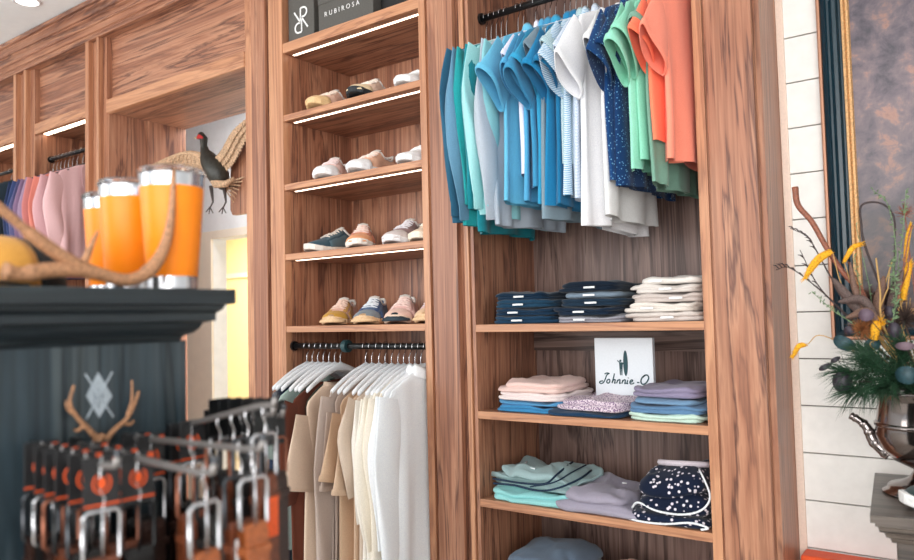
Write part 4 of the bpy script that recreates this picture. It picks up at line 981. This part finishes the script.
mr = nd(t_, 'ShaderNodeMapRange'); mr.inputs[1].default_value = 0; mr.inputs[2].default_value = 1.2; t_.links.new(sx.outputs[2], mr.inputs[0]); t_.links.new(mr.outputs[0], r2.inputs[0])
mx = nd(t_, 'ShaderNodeMix', data_type='RGBA', blend_type='MULTIPLY'); mx.inputs[0].default_value = .8
t_.links.new(r1.outputs[0], mx.inputs[6]); t_.links.new(r2.outputs[0], mx.inputs[7]); t_.links.new(mx.outputs[2], b_.inputs['Base Color'])
obj('canvas', MB().box((xL+.086, FR-.014, zB+.086), (xR-.086, FR-.006, zT-.086)), m_, pt)

# ------------------------------------------------------------------ side table, urn, arrangement, shoe, bench
TX, TY, TZ = -.268, 1.965, 1.02
tb = thing('side_table', 'grey weathered wooden pedestal table with stepped edge by shiplap wall', 'table', (TX, TY, 0), 0)
tp = [(0, TZ), (0, TZ-.018), (.009, TZ-.020), (.009, TZ-.027), (.015, TZ-.030), (.017, TZ-.041), (.027, TZ-.045), (.030, TZ-.055), (.038, TZ-.059), (.041, TZ-.069), (.055, TZ-.071)]
def tring(d, z): return [(TX+d, TY+d, z), (.5-d, TY+d, z), (.42-d, TY+.505-d, z), (TX+d, TY+.505-d, z)]
obj('moulded_top', MB().loft([tring(d, z) for d, z in tp]), grey_wood, tb)
for x in (TX+.050, .31):
    for y in (TY+.050, TY+.34): obj('leg', MB().box((x, y, 0), (x+.06, y+.06, TZ-.069)), grey_wood, tb, bevel=.003)
tb.rotation_euler = (0, 0, .10)
bench = thing('storage_bench', 'orange red bench top below the shiplap at lower right', 'bench', (.2, 2.4, 0))
orr = cloth('orange_red_cover', (232, 92, 52))
obj('cushion', MB().box((-.53, 2.465, .70), (.9, SY-.002, .752)), orr, bench, bevel=.008)
obj('base', MB().box((-.52, 2.475, 0), (.89, SY-.004, .70)), white_paint, bench, bevel=.003)

UX, UY = -.163, 2.25
urn = thing('silver_urn', 'polished silver footed urn with side handle on the grey table', 'urn', (UX, UY, TZ+.0005))
_obj('bowl', MB().lathe([(.030, .055), (.045, .065), (.085, .085), (.112, .115), (.122, .150), (.118, .185), (.112, .235), (.118, .250), (.124, .256), (.124, .262), (.116, .262), (.105, .235), (.10, .18), (.02, .15)], n=56), silver, urn, smooth=True)
_obj('foot', MB().lathe([(.112, 0), (.112, .006), (.100, .012), (.098, .020), (.070, .028), (.050, .040), (.040, .056), (.036, .07)], n=48), silver, urn, smooth=True)
_obj('rim_band', MB().lathe([(.119, .168), (.1235, .172), (.1235, .178), (.119, .182)], n=48, cap=False), silver, urn, smooth=True)
UO = Vector((UX, UY, TZ+.0005))
hp = [at_y(px, py, UY)-UO for px, py in ((890, 455), (882, 449), (873, 440), (869, 431), (864, 424), (857, 419), (850, 415))]
for sg in (1, -1):
    P = crom([Vector((p.x*sg, p.y, p.z)) for p in hp], 6); n_ = len(P)
    _obj('handle', MB().tube(P, [.017-.009*i/n_+(.002 if i % 7 in (3, 4) else 0) for i in range(n_-3)]+[.010, .011, .007], 12), silver, urn, smooth=True)
# shoe on the table
p = at_z(893, 497, TZ+.001)
shoe('dark green sneaker with white sole on the grey table', (.115, 2.20, TZ+.0015), -1.15, (44, 62, 62), (240, 240, 238), (220, 224, 222), group=None, stripe=(58, 74, 74), scale=1.3)

# arrangement: every stem a thing, rooted in the urn
ROOT = Vector((UX, UY, TZ+.24))
def W(px, py, y=2.26): return at_y(px, py, y)
def stem(mb_, pts, r0, r1, n=6):
    P = crom(pts, 8); mb_.tube(P, [r0+(r1-r0)*i/(len(P)-1) for i in range(len(P))], n); return P
bark = plain('copper_bark', (128, 74, 54), .5, 0, .3, 60); vine = plain('dark_vine', (52, 38, 38), .6)
green_d = plain('dark_pine_green', (34, 66, 44), .6, 0, .3, 30); green_l = plain('sage_sprig_green', (104, 126, 92), .7, 0, .25, 40)
purple_l = plain('dark_purple_leaf', (52, 44, 56), .5, 0, .15, 20); feath = plain('brown_feather', (104, 78, 66), .7, 0, .3, 80); feath2 = plain('grey_brown_feather', (84, 68, 64), .7, 0, .3, 80)
yel = plain('orange_bloom', (240, 160, 24), .7, 0, .2, 50); straw = plain('straw', (190, 150, 90), .8)
m_ = MB(); stem(m_, [ROOT, W(866, 300), W(845, 275), W(828, 250), W(812, 222), W(798, 205), W(795, 187)], .006, .009)
tag(_obj('curly_branch', m_, bark, None, smooth=True), 'thick wavy copper branch leaning left out of the urn', 'branch')
m_ = MB(); stem(m_, [ROOT, W(870, 260), W(861, 222), W(862, 205), W(880, 203), W(893, 215), W(895, 240), W(893, 300)], .0035, .002)
tag(_obj('looped_vine', m_, vine, None, smooth=True), 'thin dark vine bent into a loop above the arrangement', 'vine')
for i, (L, lb_) in enumerate((([ROOT, W(862, 330), W(820, 290), W(790, 268), W(776, 270)], 'long thin dark twig reaching furthest left'), ([ROOT, W(850, 320), W(818, 285), W(800, 250)], 'dark twig pointing up left below the copper branch'),
                              ([ROOT, W(846, 300), W(816, 250), W(808, 237), W(790, 228)], 'dark twig with a hooked end over white boards'))):
    m_ = MB(); P = stem(m_, L, .0028, .001)
    for k_ in range(len(P)//2, len(P)-2, 2): m_.tube([P[k_], P[k_]+Vector((-.008, 0, .010)), P[k_]+Vector((-.016, -.003, .012))], [.0012, .0022, .0005], 5)
    tag(_obj('dark_twig', m_, vine, None, smooth=True), lb_, 'twig', 'dark twigs in the urn')
# bloom plumes
def plume(px, py, qx, qy, rx, ry, lb_, w=.010, y=2.24):
    a_, b_ = W(px, py, y), W(qx, qy, y); t = thing('grass_plume', lb_, 'dried flower', a_, 0, 'orange plumes in the urn')
    m_ = MB(); stem(m_, [ROOT, W(rx, ry, y), a_], .002, .0012); obj('stem', m_, straw, t, smooth=True)
    mid = (a_+b_)/2+Vector((0, 0, .014)); P = crom([a_, mid, b_], 10); m_ = MB(); nP = len(P)
    m_.tube(P, [w*math.sin(math.pi*(.12+.82*i/(nP-1)))**.7 for i in range(nP)], 8)
    rn = random.Random(int(px))
    for i in range(240):
        k_ = rn.randrange(nP-1); d = Vector((rn.gauss(0, 1), rn.gauss(0, 1), rn.gauss(0, 1))).normalized(); q = P[k_]+d*w*.7; e = q+d*w*.55+(P[k_+1]-P[k_]).normalized()*.008; s_ = d.orthogonal().normalized()*.0012
        m_.add([q-s_, q+s_, e], [(0, 1, 2)])
    obj('bloom', m_, yel, t, smooth=False); return t
plume(832, 251, 804, 279, 850, 300, 'large orange foxtail plume arching down left', .011)
plume(844, 262, 862, 244, 860, 300, 'short orange plume crossing the frame', .007)
plume(806, 345, 792, 358, 830, 338, 'low orange plume at the cabinet edge', .007, 2.22)
plume(874, 340, 880, 322, 874, 350, 'small bright orange bloom in the middle', .012, 2.18)
plume(903, 300, 910, 262, 900, 320, 'tall orange plume at the right picture edge', .010)
plume(905, 262, 911, 225, 900, 300, 'upper orange plume at the right picture edge', .006)
# feathers
def quill(L, w_, mat, lb_, y=2.22):
    P = crom([W(px, py, y) for px, py in L], 8); n_ = len(P); m_ = MB(); v = []; f = []
    for i, p in enumerate(P):
        d = (P[min(i+1, n_-1)]-P[max(0, i-1)]).normalized(); s_ = d.cross(Vector((.1, 1, .1))).normalized(); ww = w_*math.sin(math.pi*min(1, (i+.6)/(n_)))**.6
        v += [p-s_*ww, p+Vector((0, -.003, 0)), p+s_*ww]
    for i in range(n_-1): f += [(3*i, 3*i+1, 3*i+4, 3*i+3), (3*i+1, 3*i+2, 3*i+5, 3*i+4)]
    t = thing('feather', lb_, 'feather', P[0], 0, 'feathers in the urn')
    obj('vane', MB().add(v, f), mat, t, smooth=True, solid=.0012); obj('shaft', MB().tube([P[0]+(ROOT-P[0])*.7]+P, [.0016]*(n_)+[.0006], 6), straw, t)
quill([(872, 325), (850, 300), (832, 278)], .014, feath2, 'grey brown feather leaning left under the branch')
quill([(878, 320), (862, 300), (838, 302)], .012, feath2, 'short dark feather pointing left', 2.2)
quill([(874, 330), (878, 305), (884, 276)], .013, feath, 'upright brown feather in the centre')
quill([(880, 330), (868, 312), (846, 318)], .011, feath, 'low brown feather above the blue leaf', 2.18)
quill([(890, 330), (893, 300), (903, 270)], .012, feath2, 'grey brown feather leaning right among the straw stalks')
quill([(868, 322), (855, 290), (850, 262)], .008, feath, 'slim brown feather behind the grey one')
# round leaves
def leafy(px, py, rx_, rz_, lb_, y=2.16, tilt=0.0, mat=purple_l):
    c_ = W(px, py, y); t = thing('round_leaf_sprig', lb_, 'leaf', c_, 0, 'round eucalyptus leaves'); m_ = MB(); v = [Vector((0, -.004, 0))]; n_ = 20
    for i in range(n_):
        a_ = 2*math.pi*i/n_; x_, z_ = rx_*math.cos(a_), rz_*math.sin(a_); v.append(Vector((x_*math.cos(tilt)-z_*math.sin(tilt), .008*math.cos(2*a_), x_*math.sin(tilt)+z_*math.cos(tilt))))
    _obj('leaf_blade', MB().add(v, [(0, i+1, (i+1) % n_+1) for i in range(n_)]), mat, t, smooth=True, solid=.0015)
    m_ = MB(); stem(m_, [ROOT, (ROOT+c_)/2+Vector((0, -.02, .02)), c_], .0018, .001); obj('stem', m_, vine, t, smooth=True)
bluel = plain('blue_green_leaf', (36, 66, 74), .5, 0, .15, 20)
leafy(842, 382, .024, .026, 'large dark round leaf hanging at lower left of the arrangement')
leafy(844, 343, .028, .018, 'blue green leaf above the pine needles', 2.17, -.5, bluel)
leafy(825, 367, .018, .007, 'narrow dark leaf pointing left', 2.16, .5)
leafy(835, 360, .014, .006, 'small dark leaf behind the narrow one', 2.2, .6)
leafy(866, 315, .018, .016, 'mauve leaf in the centre', 2.15, 0, plain('mauve_leaf', (96, 78, 92), .6))
leafy(894, 330, .015, .019, 'dark oval leaf right of centre', 2.15)
leafy(905, 346, .022, .010, 'flat mauve leaf at the right edge', 2.13, 0, plain('mauve_leaf_b', (108, 88, 98), .6))
leafy(907, 375, .026, .022, 'dark leaf low at the right edge', 2.12, 0, bluel)
leafy(872, 345, .02, .016, 'dark blue leaf below the orange bloom', 2.19, .4, bluel)
leafy(890, 312, .014, .016, 'small dark leaf above centre', 2.2)
leafy(850, 330, .016, .012, 'dark leaf by the shiplap edge', 2.2, .3)
# sprigs
def sprig(L, lb_, y=2.24, size=.006, dens=2, seed=1):
    m_ = MB(); P = stem(m_, [ROOT]+[W(px, py, y) for px, py in L], .0018, .0008); rn = random.Random(seed)
    for i in range(len(P)//4, len(P)):
        for k_ in range(dens):
            d = Vector((rn.gauss(0, 1), rn.gauss(0, 1), rn.gauss(.3, 1))).normalized(); q = P[i]+d*size; s_ = d.orthogonal().normalized()*size*.4
            m_.add([P[i], q-s_, q+d*size, q+s_], [(0, 1, 2, 3)])
    tag(_obj('green_sprig', m_, green_l), lb_, 'sprig', 'green sprigs in the urn')
sprig([(897, 330), (897, 280), (903, 230), (906, 190)], 'tall green sprig reaching up at right', dens=3, seed=2)
sprig([(893, 300), (896, 250), (888, 205), (873, 190)], 'green sprig curving left over the painting', seed=3)
sprig([(894, 340), (896, 300), (893, 262)], 'short dense green sprig in the middle right', 2.2, .008, 5, 4)
sprig([(866, 330), (860, 290), (854, 255)], 'sprig along the frame edge', 2.24, .005, 2, 5)
sprig([(860, 330), (835, 312), (812, 292)], 'thin green sprig pointing left', 2.2, .006, 2, 6)
sprig([(880, 330), (868, 280), (856, 225)], 'pale sprig in front of the gold edge', 2.26, .005, 1, 7)
# straw stalks
for i, (L, lb_) in enumerate((([(885, 330), (880, 290), (876, 258)], 'straw stalk with fork in the centre'), ([(893, 330), (900, 290), (908, 240), (912, 225)], 'tall straw stalk at the right'), ([(880, 340), (878, 310), (892, 262)], 'straw stalk leaning right'),
                              ([(888, 340), (868, 300), (848, 262)], 'straw stalk leaning left'), ([(900, 345), (906, 320), (906, 270)], 'yellow straw stalk near the right edge'))):
    m_ = MB(); P = stem(m_, [ROOT]+[W(px, py, 2.2+.02*i) for px, py in L], .0028, .0018)
    m_.tube([P[len(P)//2], P[len(P)//2]+Vector((.02, 0, .05)), P[len(P)//2]+Vector((.025, 0, .09))], [.002, .0015, .001], 5)
    tag(_obj('straw_stalk', m_, straw if i % 2 == 0 else bark, None, smooth=True), lb_, 'dried stalk', 'dry stalks in the urn')
# dusty dried thistle mass behind
def tuft(px, py, lb_, mat, rad, n_, y=2.2, seed=0, up=.4):
    c_ = W(px, py, y); m_ = MB(); rn = random.Random(seed); stem(m_, [ROOT, (ROOT+c_)/2, c_], .002, .0015)
    for i in range(n_):
        d = Vector((rn.gauss(0, 1), rn.gauss(0, .7), rn.gauss(up, 1))).normalized(); L = rad*rn.uniform(.5, 1); s_ = d.orthogonal().normalized()*.0018
        m_.add([c_-s_, c_+s_, c_+d*L], [(0, 1, 2)])
    return tag(_obj('dried_tuft', m_, mat), lb_, 'dried flower', 'dried tufts in the urn')
tuft(862, 330, 'rusty brown tuft below the feathers', plain('rust', (150, 96, 56), .8, 0, .2), .045, 260, seed=1)
tuft(890, 300, 'dark plum tuft behind the straw stalks', plain('plum', (70, 50, 56), .8, 0, .2), .06, 300, 2.26, 2)
tuft(905, 320, 'dark brown tuft at the right edge', plain('dbrown', (66, 50, 44), .8, 0, .2), .06, 300, 2.24, 3)
tuft(868, 300, 'wispy brown tuft behind the mauve leaf', plain('wbrown', (92, 68, 58), .8, 0, .2), .05, 200, 2.28, 4)
tuft(905, 215, 'thin reddish brown tuft topping the arrangement', plain('rbrown', (130, 80, 66), .8, 0, .2), .04, 60, 2.26, 5, 1.5)
# pine branches
def pine(L, lb_, seed, y=2.2, nl=.075, dens=16):
    m_ = MB(); P = stem(m_, [ROOT]+[W(px, py, y-.02*k_) for k_, (px, py) in enumerate(L)], .003, .0015); rn = random.Random(seed); n_ = len(P)
    for i in range(2, n_):
        ax = (P[min(i+1, n_-1)]-P[i-1]).normalized()
        for k_ in range(dens):
            d = (ax*1.2+Vector((rn.gauss(0, .55), rn.gauss(0, .55), rn.gauss(0, .55)))).normalized(); L_ = nl*rn.uniform(.6, 1.1)
            s_ = d.orthogonal().normalized()*.0007; q = P[i]; md = q+d*L_*.5
            m_.add([q-s_, q+s_, md+s_*1.2, q+d*L_+Vector((0, 0, -.01)), md-s_*1.2], [(0, 1, 2, 3, 4)])
    tag(_obj('pine_branch', m_, green_d), lb_, 'pine branch', 'pine branches in the urn')
pine([(880, 372), (860, 375), (842, 372)], 'pine branch spreading left over the shiplap', 1)
pine([(880, 380), (866, 388), (850, 392)], 'pine branch drooping left above the urn handle', 2)
pine([(890, 370), (880, 362), (862, 352)], 'pine branch pointing up left', 3)
pine([(896, 380), (890, 384), (880, 388)], 'short pine branch over the urn rim', 4, 2.17)
pine([(900, 372), (903, 360), (900, 345)], 'upright pine branch in the middle of the urn', 5)
pine([(906, 378), (916, 374), (926, 372)], 'pine branch going right over the rim', 6, 2.18)
pine([(890, 376), (876, 366), (866, 362)], 'dense pine branch in front of the others', 7, 2.16)
